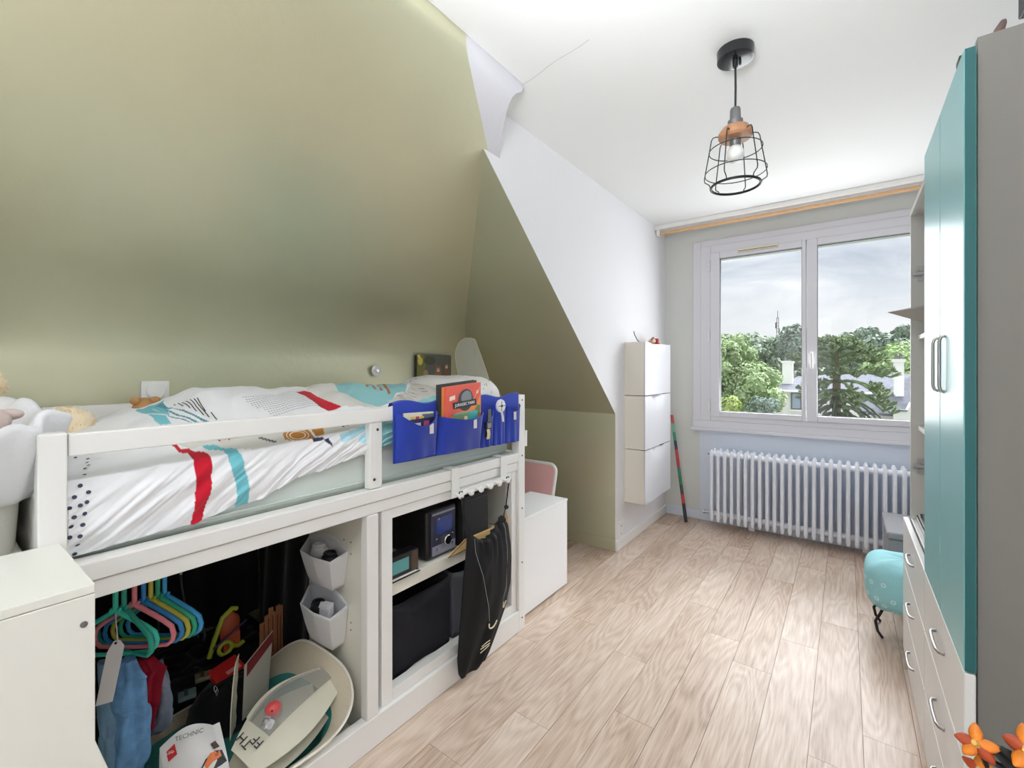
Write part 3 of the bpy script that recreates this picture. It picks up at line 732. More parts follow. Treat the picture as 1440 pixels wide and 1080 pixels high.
def petal(c, d, up, ln, wd, curl):
    d, up = Vector(d).normalized(), Vector(up); side = d.cross(up).normalized(); up = side.cross(d).normalized()
    def fn(u, v):
        w = wd*math.sin(PI*min(.97, v*.9+.08))**.8
        return Vector(c)+d*ln*v+side*(u-.5)*w+up*(curl*ln*v*v-.25*w*(2*abs(u-.5))**2)
    return fn
def flower(par, c, face, s, seed):
    rr = random.Random(seed); f = Vector(face).normalized(); a = f.orthogonal().normalized(); b = f.cross(a)
    for k in range(5):
        t = 2*PI*k/5+rr.random()*.5
        d = a*math.cos(t)+b*math.sin(t)+f*.15
        build('petal', M().sheet(petal(Vector(c), d, f, s*(.9+.3*rr.random()), s*.75, rr.uniform(-.5, .1)), 7, 8, .0015), (OR1, OR2, OR1)[k % 3], par, smooth=180)
    build('flower_centre', M().ball(Vector(c)+f*.006, .006*s/.03, None, None, 10, 7).tube([Vector(c), Vector(c)+f*.016], [.006, .003], 8), OR3, par, smooth=80)
def stem(name, pts, r, m): return build(name, M().tube(pts, r, 7), m, vs, smooth=60)
stem('stem', [(.25, .97, .47), (.225, .965, .56), (.175, .955, .64), (.158, .95, .69)], .003, DARK)
stem('stem', [(.25, .97, .47), (.25, .96, .58), (.225, .95, .66), (.205, .945, .705)], .003, DARK)
stem('stem', [(.25, .97, .47), (.21, .96, .56), (.17, .95, .63), (.162, .95, .655)], .0025, DARK)
flower(vs, (.155, .95, .693), (-.3, -1, .6), .022, 3)
flower(vs, (.206, .945, .712), (-.4, -1, .5), .026, 5)
flower(vs, (.160, .95, .655), (-.3, -1, .5), .018, 8)
for pts in ([(.166, .956, .690), (.178, .957, .689), (.190, .957, .678), (.205, .955, .672)], [(.180, .95, .700), (.19, .95, .694), (.20, .95, .690)], [(.172, .955, .672), (.185, .955, .668), (.20, .955, .655)]):
    build('leaf', M().tube(pts, [.003, .009, .010, .004], 8, flat=.35) if len(pts) == 4 else M().tube(pts, [.003, .006, .004], 8, flat=.4), mat('black_leaf', rgb(22, 22, 20), .5), vs, smooth=80)

# ------------------------------------------------------------ raised bed
bed = thing('raised_bed', 'white raised bed frame with guard rail over open storage bays', 'bed', (-1.7, .97, 0))
BW = WHITE_WOOD
def wpart(name, m, mt=None, par=None, bev=.003): return build(name, m, mt or BW, par or bed, bevel=bev)
pl = wpart('post', M().box(-1.292, -1.250, .149, .191, 0, 1.124))
pr = wpart('post', M().box(-1.292, -1.250, 1.737, 1.786, 0, 1.130))
wpart('post', M().box(-2.165, -2.125, .149, .191, 0, 1.13)); wpart('post', M().box(-2.165, -2.125, 1.74, 1.786, 0, 1.13))
gr = wpart('guard_rail', M().box(-1.277, -1.255, .193, 1.737, 1.075, 1.121))
gs = wpart('guard_support', M().box(-1.290, -1.258, .909, .957, .855, 1.075))
wpart('back_rail', M().box(-2.150, -2.128, .191, 1.74, 1.075, 1.125))
wpart('side_rail', M().box(-1.300, -1.2495, .191, 1.737, .813, .853))
wpart('side_rail', M().box(-2.165, -2.125, .191, 1.74, .80, .853))
wpart('under_rail', M().box(-1.297, -1.256, .191, 1.737, .772, .8105))
wpart('end_rail', M().box(-2.125, -1.292, .152, .186, .80, 1.0)); wpart('end_rail', M().box(-2.125, -1.292, 1.742, 1.780, .80, .853))
wpart('slat_base', M().box(-2.125, -1.300, .192, 1.736, .825, .839), OFFWHITE)
wpart('floor_rail', M().box(-1.285, -1.2495, .191, 1.737, .002, .102))
wpart('stile', M().box(-1.285, -1.2505, .892, .937, .102, .7715))
dv = wpart('divider_panel', M().box(-1.63, -1.286, .905, .922, .03, .77), OFFWHITE)
wpart('bottom_panel', M().box(-2.14, -1.286, .19, 1.735, .010, .028), OFFWHITE)
wpart('hanging_rail', M().cyl((-1.57, .192, .752), (-1.57, .904, .752), .011, n=12), CHROME)
wpart('end_panel', M().box(-2.14, -1.294, .172, .186, .03, .77), OFFWHITE)
m = M()
for x in (-1.36, -1.40): 
    for z in (.14, .18, .36, .385, .62, .66): m.cyl((x, .904, z), (x, .9056, z), .0028, n=6)
build('peg_holes', m, SCREW, dv, kind='stuff')
def screw(par, y, z, x=-1.25, r=.0048):
    s = build('screw', M().lathe([(r, -.0006), (r, .0014), (r*.5, .0022)], (x, y, z), 12, axis='x'), SCREW, par, smooth=40)
    return s
for z in (1.105, .838, .585, .325, .06): screw(pr, 1.762, z, r=.004)
screw(gs, .938, 1.050, -1.258); screw(gs, .925, .885, -1.258)
wpart('screw_cap', M().box(-1.262, -1.2495, 1.787, 1.806, .878, .955), WHITE_LACQ, pr, .002)

# open cabinet in the right bay
cab = thing('open_cabinet', 'white open cabinet with one shelf in the right bay under bed', 'cabinet', (-1.6, 1.35, .028))
CB = OFFWHITE
build('stile', M().box(-1.300, -1.262, .958, 1.003, .104, .770), WHITE_WOOD, cab, bevel=.002)
build('stile', M().box(-1.300, -1.262, 1.694, 1.735, .104, .770), WHITE_WOOD, cab, bevel=.002)
build('rail', M().box(-1.300, -1.2625, 1.003, 1.694, .735, .770), WHITE_WOOD, cab, bevel=.002)
build('rail', M().box(-1.300, -1.2625, 1.003, 1.694, .104, .142), WHITE_WOOD, cab, bevel=.002)
build('side_panel', M().box(-2.05, -1.301, .958, .974, .03, .770), CB, cab)
build('side_panel', M().box(-2.05, -1.301, 1.719, 1.735, .03, .770), CB, cab)
build('back_panel', M().box(-2.05, -2.04, .974, 1.719, .03, .770), CB, cab)
build('top_panel', M().box(-2.04, -1.301, .974, 1.719, .754, .770), CB, cab)
build('bottom_panel', M().box(-2.04, -1.301, .974, 1.719, .104, .120), CB, cab)
shf = build('shelf', M().box(-2.04, -1.303, .974, 1.719, .440, .490), CB, cab, bevel=.002)

# mattress, duvet, pillow
SHEET = mat('grey_green_sheet', rgb(206, 214, 208), .9, spec=.15, bump=.35, bscale=26, stretch=(1, .25, 1))
mt = thing('mattress', 'mattress in a pale grey-green fitted sheet on bed base', 'mattress', (-1.7, .97, .84))
def mat_fn(u, v):
    a = 2*PI*u; f = lambda t, e: math.copysign(abs(t)**e, t)
    return None
mb = build('body', M().box(-2.115, -1.305, .194, 1.734, .8395, 1.000), SHEET, mt, bevel=.035, seg=4)
build('piping', M().tube([(-1.302, .24, .872), (-1.302, .6, .872), (-1.302, 1.2, .873), (-1.302, 1.69, .872)], .0035, 6), SHEET, mb, smooth=60)

def lerp(tab, x):
    if x <= tab[0][0]: return tab[0][1]
    for (a, b), (c, d) in zip(tab, tab[1:]):
        if x <= c:
            t = (x-a)/(c-a); t = t*t*(3-2*t); return b+(d-b)*t
    return tab[-1][1]
HEM = [(.2,.862),(.4,.872),(.54,.892),(.72,.94),(.91,.967),(1.0,.985),(1.6,1.0)]
SHO = [(.2,1.02),(.5,1.03),(.9,1.055),(1.1,1.06),(1.6,1.06)]
PEAK = [(.2,1.05),(.3,1.09),(.43,1.125),(.6,1.185),(.87,1.178),(1.12,1.185),(1.36,1.18),(1.62,1.165)]
XF, XB, XP = -1.288, -2.10, -1.75
def topz(X, Y):
    s = lerp(SHO, Y); p = lerp(PEAK, Y)
    if X >= XP:
        t = (XF-X)/(XF-XP); return s+(p-s)*math.sin(max(0, min(1, t))*PI/2)
    t = (XP-X)/(XP-XB); return p+(1.05-p)*(t*t)
def duv(Y, t):
    if t <= 1:
        h = lerp(HEM, Y); s = lerp(SHO, Y)
        w = noise.noise(Vector((Y*24-t*5.0, t*.9, 2.0)))*.010+noise.noise(Vector((Y*11+t*1.2, t*2, 5.0)))*.007+abs(noise.noise(Vector((Y*34-t*7, t*1.6, 11.0))))*.009
        w *= (.35+.65*min(1, (1-t)*3+.25)) if t > .6 else 1
        rf = noise.noise(Vector((Y*40, t*1.5, 9)))*.004
        return Vector((XF+.012*math.sin(PI*t)+w+rf*.6, Y, h+(s-h)*t+.004*noise.noise(Vector((Y*30, 3, 1)))*(1-t)))
    X = XF+(XB-XF)*(t-1)
    k = min(1, (t-1)*6)
    w = (noise.noise(Vector((Y*9, X*9, 1.0)))*.010+noise.noise(Vector((Y*20+X*9, X*7, 4.0)))*.008+abs(noise.noise(Vector((Y*5+X*3, X*5, 7.0))))*.014)*k
    Xo = X+(.012*math.sin(PI*1)*0)
    return Vector((Xo, Y, topz(X, Y)+w))
C = {'white': (236, 237, 240), 'red': (188, 22, 44), 'teal': (112, 186, 198), 'dteal': (74, 136, 150), 'teal2': (142, 196, 200), 'grey': (212, 211, 205), 'brown': (176, 112, 44), 'maroon': (96, 28, 44),
     'gold': (188, 128, 56), 'navy': (58, 62, 90), 'lteal': (176, 220, 234), 'greyp': (208, 204, 196)}
POLY = [
 ('grey', [(.397,1.128),(.594,1.081),(.80,1.14),(.80,1.0),(.566,1.002),(.534,1.017),(.496,1.039),(.483,1.071),(.458,1.079),(.434,1.067),(.414,1.116)]),
 ('grey', [(.594,1.12),(1.0,1.12),(.95,1.02),(.80,1.0),(.566,1.002)]),
 ('red', [(.4,1.16),(.415,1.15),(.412,1.079),(.43,1.074),(.434,1.052),(.453,1.039),(.456,1.022),(.457,.856),(.455,.629),(.448,.333),(.439,.09),(.433,-.1),(.411,-.1),(.416,.23),(.421,.561),(.419,.823),(.42,1.015),(.419,1.044),(.404,1.054)]),
 ('teal', [(.458,1.079),(.483,1.071),(.496,1.039),(.523,1.027),(.528,.954),(.532,.694),(.54,.526),(.545,.179),(.542,-.1),(.512,-.11),(.514,.241),(.509,.529),(.499,.718),(.498,.915),(.493,1.025),(.461,1.047)]),
 ('teal', [(.409,1.532),(.43,1.60),(.47,1.66),(.50,1.62),(.481,1.554),(.487,1.446),(.465,1.441),(.461,1.557),(.459,1.633),(.461,1.424),(.46,1.369),(.448,1.392),(.427,1.453)]),
 ('teal', [(.419,1.443),(.449,1.374),(.439,1.273),(.418,1.286),(.418,1.36)]),
 ('dteal', [(.47,1.60),(.49,1.60),(.48,1.456),(.493,1.384),(.517,1.217),(.509,1.222),(.491,1.352),(.477,1.468)]),
 ('dteal', [(.461,1.557),(.468,1.429),(.476,1.34),(.499,1.236),(.488,1.251),(.47,1.34),(.461,1.424)]),
 ('dteal', [(.449,1.397),(.462,1.333),(.482,1.246),(.474,1.259),(.454,1.345)]),
 ('grey', [(.882,1.397),(1.0,1.62),(1.077,1.576),(1.012,1.384),(1.008,1.271),(1.027,1.212),(1.05,1.153),(.911,1.165),(.896,1.308)]),
 ('red', [(.846,1.397),(.874,1.399),(.896,1.308),(.911,1.165),(.859,1.165),(.843,1.271)]),
 ('teal2', [(1.077,1.576),(1.12,1.62),(1.30,1.66),(1.42,1.66),(1.40,1.45),(1.288,1.303),(1.227,1.288),(1.157,1.217),(1.109,1.16),(1.05,1.153),(1.027,1.212),(1.008,1.271),(1.012,1.384)]),
 ('brown', [(1.22,1.539),(1.225,1.525),(1.165,1.414),(1.154,1.416)]), ('brown', [(1.265,1.569),(1.271,1.554),(1.181,1.374),(1.171,1.379)]),
 ('brown', [(1.319,1.603),(1.314,1.571),(1.19,1.335),(1.179,1.34)]), ('brown', [(1.36,1.62),(1.369,1.601),(1.207,1.3),(1.195,1.303)]),
 ('maroon', [(1.162,1.532),(1.25,1.64),(1.40,1.72),(1.46,1.70),(1.36,1.60),(1.252,1.606)]),
 ('greyp', [(1.148,1.222),(1.23,1.273),(1.288,1.303),(1.427,1.458),(1.50,1.58),(1.63,1.60),(1.63,1.411),(1.436,1.234),(1.375,1.229),(1.264,1.17),(1.153,1.158),(1.113,1.158)]),
 ('teal2', [(1.264,1.17),(1.375,1.229),(1.436,1.234),(1.55,1.27),(1.55,1.0),(1.2,1.0),(1.153,1.14)]),
 ('teal2', [(.925,1.1),(1.62,1.12),(1.62,-.2),(.95,-.2),(.926,.813)]),
 ('gold', [(.656,1.047),(.676,1.075),(.751,1.07),(.786,1.052),(.765,1.002),(.742,1.005),(.709,.987),(.673,1.007),(.653,1.02)]),
 ('white', [(.733,1.062),(.745,1.049),(.74,1.007),(.732,1.002),(.737,1.047)]),
 ('navy', [(.585,1.059),(.599,1.054),(.616,1.037),(.634,1.015),(.619,1.02),(.6,1.042)]),
 ('navy', [(.722,1.002),(.758,.973),(.761,.895),(.728,.875)]), ('navy', [(.759,.896),(.777,.9),(.786,.609),(.776,.708)]),
 ('lteal', [(.813,.93),(.871,.993),(.949,1.06),(.923,.941),(.855,.729),(.818,.671)]), ('lteal', [(.888,.742),(.923,.986),(.926,.813),(.9,.456),(.875,.57)]),
]
def inpoly(px, py, poly):
    r = False; n = len(poly); j = n-1
    for i in range(n):
        xi, yi = poly[i]; xj, yj = poly[j]
        if (yi > py) != (yj > py) and px < (xj-xi)*(py-yi)/(yj-yi)+xi: r = not r
        j = i
    return r
NY, NT = 640, 200
Y0, Y1 = .195, 1.62
tv = [1.0*i/64 for i in range(65)]+[1+1.0*i/(NT-65) for i in range(1, NT-64)]
NT = len(tv)
boxes = [(c, p, min(a for a, _ in p), max(a for a, _ in p), min(b for _, b in p), max(b for _, b in p)) for c, p in POLY]
m = M(); cols = []
for j in range(NT):
    t = tv[j]
    for i in range(NY):
        Y = Y0+(Y1-Y0)*i/(NY-1)
        m.v.append(tuple(duv(Y, t)))
        c = 'white'
        for nm, p, a, b, d, e in boxes:
            if a <= Y <= b and d <= t <= e and inpoly(Y, t, p): c = nm
        cols.append(c)
for j in range(NT-1):
    for i in range(NY-1):
        a = j*NY+i; m.f.append((a, a+1, a+NY+1, a+NY))
dm = bpy.data.materials.new('printed_duvet_cotton'); dm.use_nodes = True
nt = dm.node_tree; b = nt.nodes['Principled BSDF']; b.inputs['Roughness'].default_value = .85; b.inputs['Specular IOR Level'].default_value = .2; b.inputs['Sheen Weight'].default_value = .1
at = nt.nodes.new('ShaderNodeAttribute'); at.attribute_name = 'print'; nt.links.new(at.outputs['Color'], b.inputs['Base Color'])
du = thing('duvet', 'rumpled white duvet with red, teal and gold printed shapes on bed', 'duvet', (-1.7, .9, 1.0))
dc = build('cover', m, dm, du, smooth=180)
ca = dc.data.color_attributes.new('print', 'FLOAT_COLOR', 'POINT')
flat = []
CL = {k: rgb(*v) for k, v in C.items()}
for c in cols: flat.extend(CL[c])
ca.data.foreach_set('color', flat)
sd = dc.modifiers.new('thick', 'SOLIDIFY'); sd.thickness = .012; sd.offset = -1
INK = mat('black_print_ink', rgb(40, 38, 44), .85)
INKN = mat('navy_print_ink', rgb(60, 62, 84), .85)
INKR = mat('red_print_ink', rgb(170, 34, 56), .85)
def dn(Y, t):
    c = duv(Y, t); n = (duv(Y+.003, t)-c).cross(duv(Y, t+.006)-c).normalized(); return c, n
def dquad(m, pts, off=.0016):
    vs = []
    for Y, t in pts: c, n = dn(Y, t); vs.append(c+n*off)
    m.add(vs, [tuple(range(len(vs)))])
def ddot(m, Y, t, r, n=10):
    c, nn = dn(Y, t); a = (duv(Y+.003, t)-c).normalized(); b = nn.cross(a)
    m.add([c+nn*.0018+(a*math.cos(2*PI*i/n)+b*math.sin(2*PI*i/n))*r for i in range(n)], [tuple(range(n))])
def dline(m, a, b, w, n=6):
    for i in range(n):
        p = (a[0]+(b[0]-a[0])*i/n, a[1]+(b[1]-a[1])*i/n); q = (a[0]+(b[0]-a[0])*(i+1)/n, a[1]+(b[1]-a[1])*(i+1)/n)
        P, np_ = dn(*p); Q, nq = dn(*q); d = (Q-P).normalized(); s = d.cross(np_)*w
        m.add([P-s+np_*.0016, Q-s+nq*.0016, Q+s+nq*.0016, P+s+np_*.0016], [(0, 1, 2, 3)])
m = M()
for a, b in [((.499,1.498),(.4965,1.467)),((.508,1.49),(.5015,1.411)),((.514,1.475),(.508,1.367)),((.521,1.46),(.514,1.326)),((.529,1.447),(.519,1.277)),((.536,1.435),(.5245,1.249)),((.5435,1.43),(.5295,1.299)),((.5375,1.277),(.5345,1.214))]:
    dline(m, a, b, .0013)
for i in range(24):
    for j in range(12):
        v = j/11.0
        Y = .645+(.20)*i/23+.02*v; t = 1.345+.052*i/23-v*.175
        if inpoly(Y, t, [(.63,1.345),(.735,1.385),(.85,1.402),(.872,1.165),(.674,1.170)]): dline(m, (Y+(.004 if j % 2 else 0), t), (Y+.0045+(.004 if j % 2 else 0), t-.004), .0011, 1)
for Y, t in [(1.22,1.244),(1.213,1.214),(1.272,1.264),(1.31,1.291),(1.38,1.365),(1.445,1.436),(1.275,1.222),(1.314,1.261),(1.245,1.207),(1.416,1.352),(1.349,1.264),(1.405,1.31),(1.504,1.433),(1.497,1.401),(1.586,1.505)]:
    dline(m, (Y-.008, t+.014), (Y+.008, t-.014), .0018, 2)
for Y, t in [(.824,1.044),(.845,1.03),(.86,1.032)]: ddot(m, Y, t, .004)
build('black_marks', m, INK, dc, kind='stuff')
m = M()
for Y, t in [(.227,1.03),(.215,.921),(.205,.789),(.197,.664),(.223,.703),(.213,.677),(.219,.565),(.204,.539),(.199,.428),(.217,.42),(.213,.282),(.197,.289),(.21,.164),(.207,.039),(.227,.821),(.246,1.135),(.234,1.076),(.233,1.185),(.234,1.222),(.251,1.16),(.243,1.096)]:
    ddot(m, Y, t, .0043 if t < 1 else .0032)
build('navy_dots', m, INKN, dc, kind='stuff')
m = M()
def dring(m, Y, t, ay, at, w, n=26):
    for i in range(n):
        dline(m, (Y+ay*math.cos(2*PI*i/n), t+at*math.sin(2*PI*i/n)), (Y+ay*math.cos(2*PI*(i+1)/n), t+at*math.sin(2*PI*(i+1)/n)), w, 1)
dring(m, .693, 1.028, .022, .020, .0016); dring(m, .693, 1.028, .031, .030, .0012)
build('white_rings', m, mat('white_print_ink', rgb(236, 232, 220), .85), dc, kind='stuff')
m = M()
dline(m, (.5, 1.075), (.502, 1.105), .002, 1); dring(m, .515, 1.095, .007, .016, .0014, 12); dline(m, (.522, 1.07), (.523, 1.11), .0014, 2)
build('red_marks', m, INKR, dc, kind='stuff')

PIL = mat('white_pillowcase', rgb(232, 231, 228), .85, spec=.2, bump=.2, bscale=30)
pw = thing('pillow', 'white pillow with thin black strokes at the window end of bed', 'pillow', (-1.66, 1.66, 1.0))
def pil(u, v):
    a = 2*PI*u; b = PI*(v-.5); f = lambda t, e: math.copysign(abs(t)**e, t)
    x = -1.66+.31*f(math.cos(b), .6)*f(math.cos(a), .5); y = 1.66+.125*f(math.cos(b), .6)*f(math.sin(a), .6)
    z = 1.108+.108*f(math.sin(b), .8)
    k = noise.noise(Vector((x*8, y*14, z*8)))*.012+abs(noise.noise(Vector((x*16, y*7, 3))))*.010
    return (x+k*.3, y-k*.3, z+k)
pc = build('case', M().grid(pil, 56, 30, True), PIL, pw, smooth=180)
m = M(); rr = random.Random(4)
for i in range(90):
    u, v = rr.random(), rr.uniform(.45, .93)
    c = Vector(pil(u, v)); d1 = Vector(pil((u+.004) % 1, v))-c; d2 = Vector(pil(u, v+.006))-c; n = d1.cross(d2)
    if n.length < 1e-9: continue
    n.normalize(); d = (d1.normalized()*.5+d2.normalized()).normalized(); s = d.cross(n)*.0011
    L = rr.uniform(.008, .02)
    m.add([c+n*.002-s, c+n*.002+s, c+n*.002+s+d*L, c+n*.002-s+d*L], [(0, 1, 2, 3)])
build('black_strokes', m, INK, pc, kind='stuff')

# ------------------------------------------------------------ blue pocket organiser over the guard rail
BLUE = mat('royal_blue_fabric', rgb(34, 62, 168), .75, spec=.25, bump=.15, bscale=160, sheen=.2)
BLUED = mat('blue_pocket_fabric', rgb(30, 56, 158), .7, spec=.3, bump=.15, bscale=160, sheen=.2)
TAGM = mat('grey_label', rgb(206, 204, 204), .7)
og = thing('bed_organiser', 'blue fabric pocket organiser hanging over the bed guard rail', 'organiser', (-1.24, 1.365, .92))
def back(u, v):
    y = .998+.738*u; z0 = .925-.012*math.sin(PI*u)*0-.012*u
    if v < .8: return (-1.2525+.004*math.sin(u*17)*(1-v)*.8, y, z0+(1.131+.008*math.sin(u*21)-z0)*v/.8)
    a = (v-.8)/.2
    return (-1.2525-.028*a, y, 1.131+.008*math.sin(u*21)+.004*math.sin(PI*a)-(.0 if a < .8 else .01*(a-.8)*5))
build('back_panel', M().sheet(back, 60, 26, .002), BLUE, og, smooth=60)
def pocket(y0, y1, zb, zt, bulge, sag, nm='pocket'):
    def fn(u, v):
        s = math.sin(PI*u); top = zt-sag*s
        pl = .0045*math.sin(u*14+v*3)*(1-v)*s
        return (-1.248+.002+bulge*s**.42*(.30+.70*v)+pl, y0+(y1-y0)*u, zb+(top-zb)*v)
    p = build(nm, M().sheet(fn, 26, 16, .0016), BLUED, og, smooth=60)
    hem = [Vector(fn(i/20.0, 1.0)) for i in range(21)]
    build('hem', M().tube(hem, .0022, 6), BLUE, p, smooth=60)
    return p, fn
P1, f1 = pocket(1.003, 1.191, .932, 1.098, .046, .050)
P2, f2 = pocket(1.195, 1.446, .926, 1.072, .066, .018)
P3, f3 = pocket(1.450, 1.530, .918, 1.075, .022, .030)
P4, f4 = pocket(1.533, 1.618, .916, 1.098, .020, .030)
P5, f5 = pocket(1.621, 1.732, .914, 1.088, .022, .030)
for f, u in ((f1, .68), (f2, .60), (f5, .42)):
    c = Vector(f(u, .93))
    build('label', M().slab(c+Vector((.0015, -.009, -.028)), (0, .019, 0), (0, 0, .036), (.0012, 0, 0)), TAGM, og)

# books and cards in the pockets
def slanted(nm, label, cat, y, z, w, hgt, x, th, lean, col, group=None, spine=None, rollx=0.0):
    # flat book standing in a pocket, cover facing the room; lean tips it sideways, rollx tips it out
    o = Vector((x, y, z)); ud = Vector((0, math.cos(lean), math.sin(lean))); vd = Vector((rollx, -math.sin(lean), math.cos(lean))).normalized()
    nd = ud.cross(vd).normalized()
    t = thing(nm, label, cat, (x, y+w/2, z), group)
    build('cover', M().slab(o, ud*w, vd*hgt, nd*th*.14).slab(o-nd*th, ud*w, vd*hgt, nd*th*.14).slab(o-nd*th, ud*.004, vd*hgt, nd*th), mat('cover_%d_%d_%d' % col, rgb(*col), .4), t, bevel=.0006)
    build('pages', M().slab(o-nd*th*.85+ud*.004+vd*.002, ud*(w-.007), vd*(hgt-.005), nd*th*.84), mat('pages_pinkish', rgb(238, 222, 220), .8), t)
    return t, (lambda a, b, c=0: o+ud*w*a+vd*hgt*b+nd*(th*.14+.0004+c)), ud, vd, nd
LEAN = .075
t1, g1, *_ = slanted('photo_album', 'thick black-spined album behind the red-covered book in blue pocket', 'book', 1.207, .985, .215, .208, -1.246, .014, LEAN, (52, 52, 58), None, rollx=.075)
t2, g2, *_ = slanted('picture_book', 'orange-edged book between black album and red-covered book', 'book', 1.220, .982, .207, .202, -1.2385, .006, LEAN, (224, 150, 84), None, rollx=.075)
t3, g3, u3, v3, n3 = slanted('picture_book', 'red and orange book with round dark emblem in blue pocket', 'book', 1.228, .980, .203, .204, -1.2295, .008, LEAN, (226, 96, 80), None, rollx=.075)
def decal(t, g, nm, col, pts, lift=0.0):
    q = [g(a, b, lift) for a, b in pts]; n = (q[1]-q[0]).cross(q[2]-q[0]).normalized()*.0006
    if n.x < 0: n = -n
    return build(nm, M().prism(q, n), mat('print_%d_%d_%d' % col, rgb(*col), .45), t)
decal(t3, g3, 'cover_sunset', (232, 140, 76), [(0, 0), (1, 0), (1, .78), (.88, .62), (.55, .52), (.3, .48), (.12, .42), (0, .36)])
decal(t3, g3, 'cover_plant', (96, 118, 70), [(.80, .38), (.97, .36), (.98, .54), (.90, .56), (.84, .50)], .0006)
decal(t3, g3, 'cover_flash', (244, 214, 170), [(.80, .68), (.86, .80), (.90, .78), (.97, .93), (.91, .84), (.87, .87)], .0006)
decal(t3, g3, 'emblem_disc', (62, 66, 72), [(.54+.215*math.cos(2*PI*i/24), .70+.215*math.sin(2*PI*i/24)) for i in range(24)], .0006)
decal(t3, g3, 'emblem_disc', (128, 136, 142), [(.56+.15*math.cos(2*PI*i/20), .75+.13*math.sin(2*PI*i/20)) for i in range(20)], .0012)
decal(t3, g3, 'title_band', (50, 48, 52), [(.20, .56), (.86, .56), (.84, .69), (.18, .69)], .0018)
text('title', 'JURASSIC PARK', .0170, g3(.52, .625, .0026), u3, v3, WHITE_LACQ, t3)
decal(t3, g3, 'cover_marks', (246, 226, 214), [(.09, .73), (.24, .75), (.24, .83), (.09, .81)], .0006)
t4, g4, *_ = slanted('booklet', 'small turquoise booklet in front of red-covered book', 'book', 1.262, .960, .140, .118, -1.2235, .003, .05, (70, 176, 176), None, rollx=.085)
decal(t4, g4, 'cover_green', (128, 150, 92), [(0, 0), (.45, 0), (.62, .97), (0, .97)])
decal(t4, g4, 'cover_spots', (236, 222, 168), [(.40, .66), (.56, .68), (.55, .86), (.42, .88)], .0006)
t5, g5, *_ = slanted('magazine', 'cream magazine with yellow and red marks in left blue pocket', 'magazine', 1.028, .980, .140, .118, -1.2400, .004, -.02, (226, 218, 196), None, rollx=.04)
decal(t5, g5, 'cover_photo', (92, 110, 122), [(.66, .55), (1, .55), (1, .94), (.60, .94)])
for a, c in ((.22, (226, 190, 70)), (.38, (200, 60, 72)), (.54, (226, 190, 70))):
    decal(t5, g5, 'cover_marks', c, [(a, .66), (a+.12, .66), (a+.12, .88), (a, .88)], .0003)
t6, g6, *_ = slanted('booklet', 'dark blue booklet with pale squares in left blue pocket', 'book', 1.058, .975, .118, .098, -1.2345, .003, .02, (46, 46, 84), None, rollx=.04)
decal(t6, g6, 'cover_marks', (224, 224, 232), [(.10, .62), (.40, .62), (.40, .86), (.10, .86)])
decal(t6, g6, 'cover_marks', (196, 96, 140), [(.52, .60), (.74, .60), (.74, .90), (.52, .90)])
wt = thing('wrist_watch', 'black wrist watch hanging out of the small blue pocket', 'watch', (-1.222, 1.47, .958))
build('strap', M().sheet(lambda u, v: (-1.222+.010*math.sin(PI*v)-.012*v*v, 1.452+.022*u+.035*v*v, .965+.115*v), 4, 12, .003), DARK, wt, smooth=60)
build('case', M().box(-1.222, -1.210, 1.448, 1.485, 1.000, 1.028), DARK, wt, bevel=.003)
build('dial', M().box(-1.2105, -1.2092, 1.455, 1.479, 1.004, 1.024), mat('grey_dial', rgb(128, 128, 132), .3), wt)
build('strap', M().sheet(lambda u, v: (-1.2145+.004*math.sin(PI*v), 1.456+.018*u, .957+.042*v), 4, 8, .0025), mat('cream_strap', rgb(214, 200, 150), .6), wt, smooth=60)
cp = thing('compass', 'round white toy compass peeking from the middle small blue pocket', 'compass', (-1.236, 1.57, 1.05))
build('disc', M().lathe([(.028, -.006), (.030, 0), (.028, .005), (.02, .006)], (-1.2285, 1.568, 1.090), 24, axis='x'), mat('compass_white', rgb(222, 224, 228), .4), cp, smooth=40)
build('needle', M().box(-1.2228, -1.2216, 1.545, 1.592, 1.089, 1.0915).box(-1.2228, -1.2216, 1.567, 1.5695, 1.066, 1.112), DARK, cp)
build('hub', M().cyl((-1.2225, 1.568, 1.090), (-1.2205, 1.568, 1.090), .006, n=12), DARK, cp)
build('lanyard', M().tube([(-1.2225, 1.568, 1.062), (-1.221, 1.572, 1.045), (-1.2205, 1.575, 1.02)], .005, 8, flat=.4), mat('pale_cord', rgb(220, 220, 222), .7), cp, smooth=60)

# ------------------------------------------------------------ hook rack over the side rail, drawstring bag on it
hr = thing('hook_rack', 'white over-rail hook rack with six round knobs on the bed', 'rack', (-1.23, 1.46, .745))
for y in (1.300, 1.612):
    build('bracket', M().box(-1.2475, -1.2440, y-.022, y+.022, .756, .8565).box(-1.300, -1.2440, y-.022, y+.022, .8545, .8585), WHITE_LACQ, hr, bevel=.0008)
build('bar', M().box(-1.2475, -1.2430, 1.278, 1.634, .742, .7655), WHITE_LACQ, hr, bevel=.001)
for i in range(6):
    y = 1.304+.0612*i
    build('knob', M().lathe([(.006, 0), (.006, .014), (.0125, .018), (.0135, .024), (.011, .029), (.004, .031)], (-1.243, y, .7525), 18, axis='x'), WHITE_LACQ, hr, smooth=45)
bg = thing('drawstring_bag', 'black drawstring bag with cream cat face hanging from hook rack', 'bag', (-1.215, 1.43, .03))
OUT = [(.600, 1.345, 1.566), (.585, 1.338, 1.575), (.56, 1.333, 1.60), (.50, 1.326, 1.612), (.46, 1.318, 1.620), (.40, 1.31, 1.625), (.30, 1.30, 1.62), (.20, 1.288, 1.58), (.12, 1.280, 1.52), (.06, 1.285, 1.47), (.035, 1.30, 1.44)]
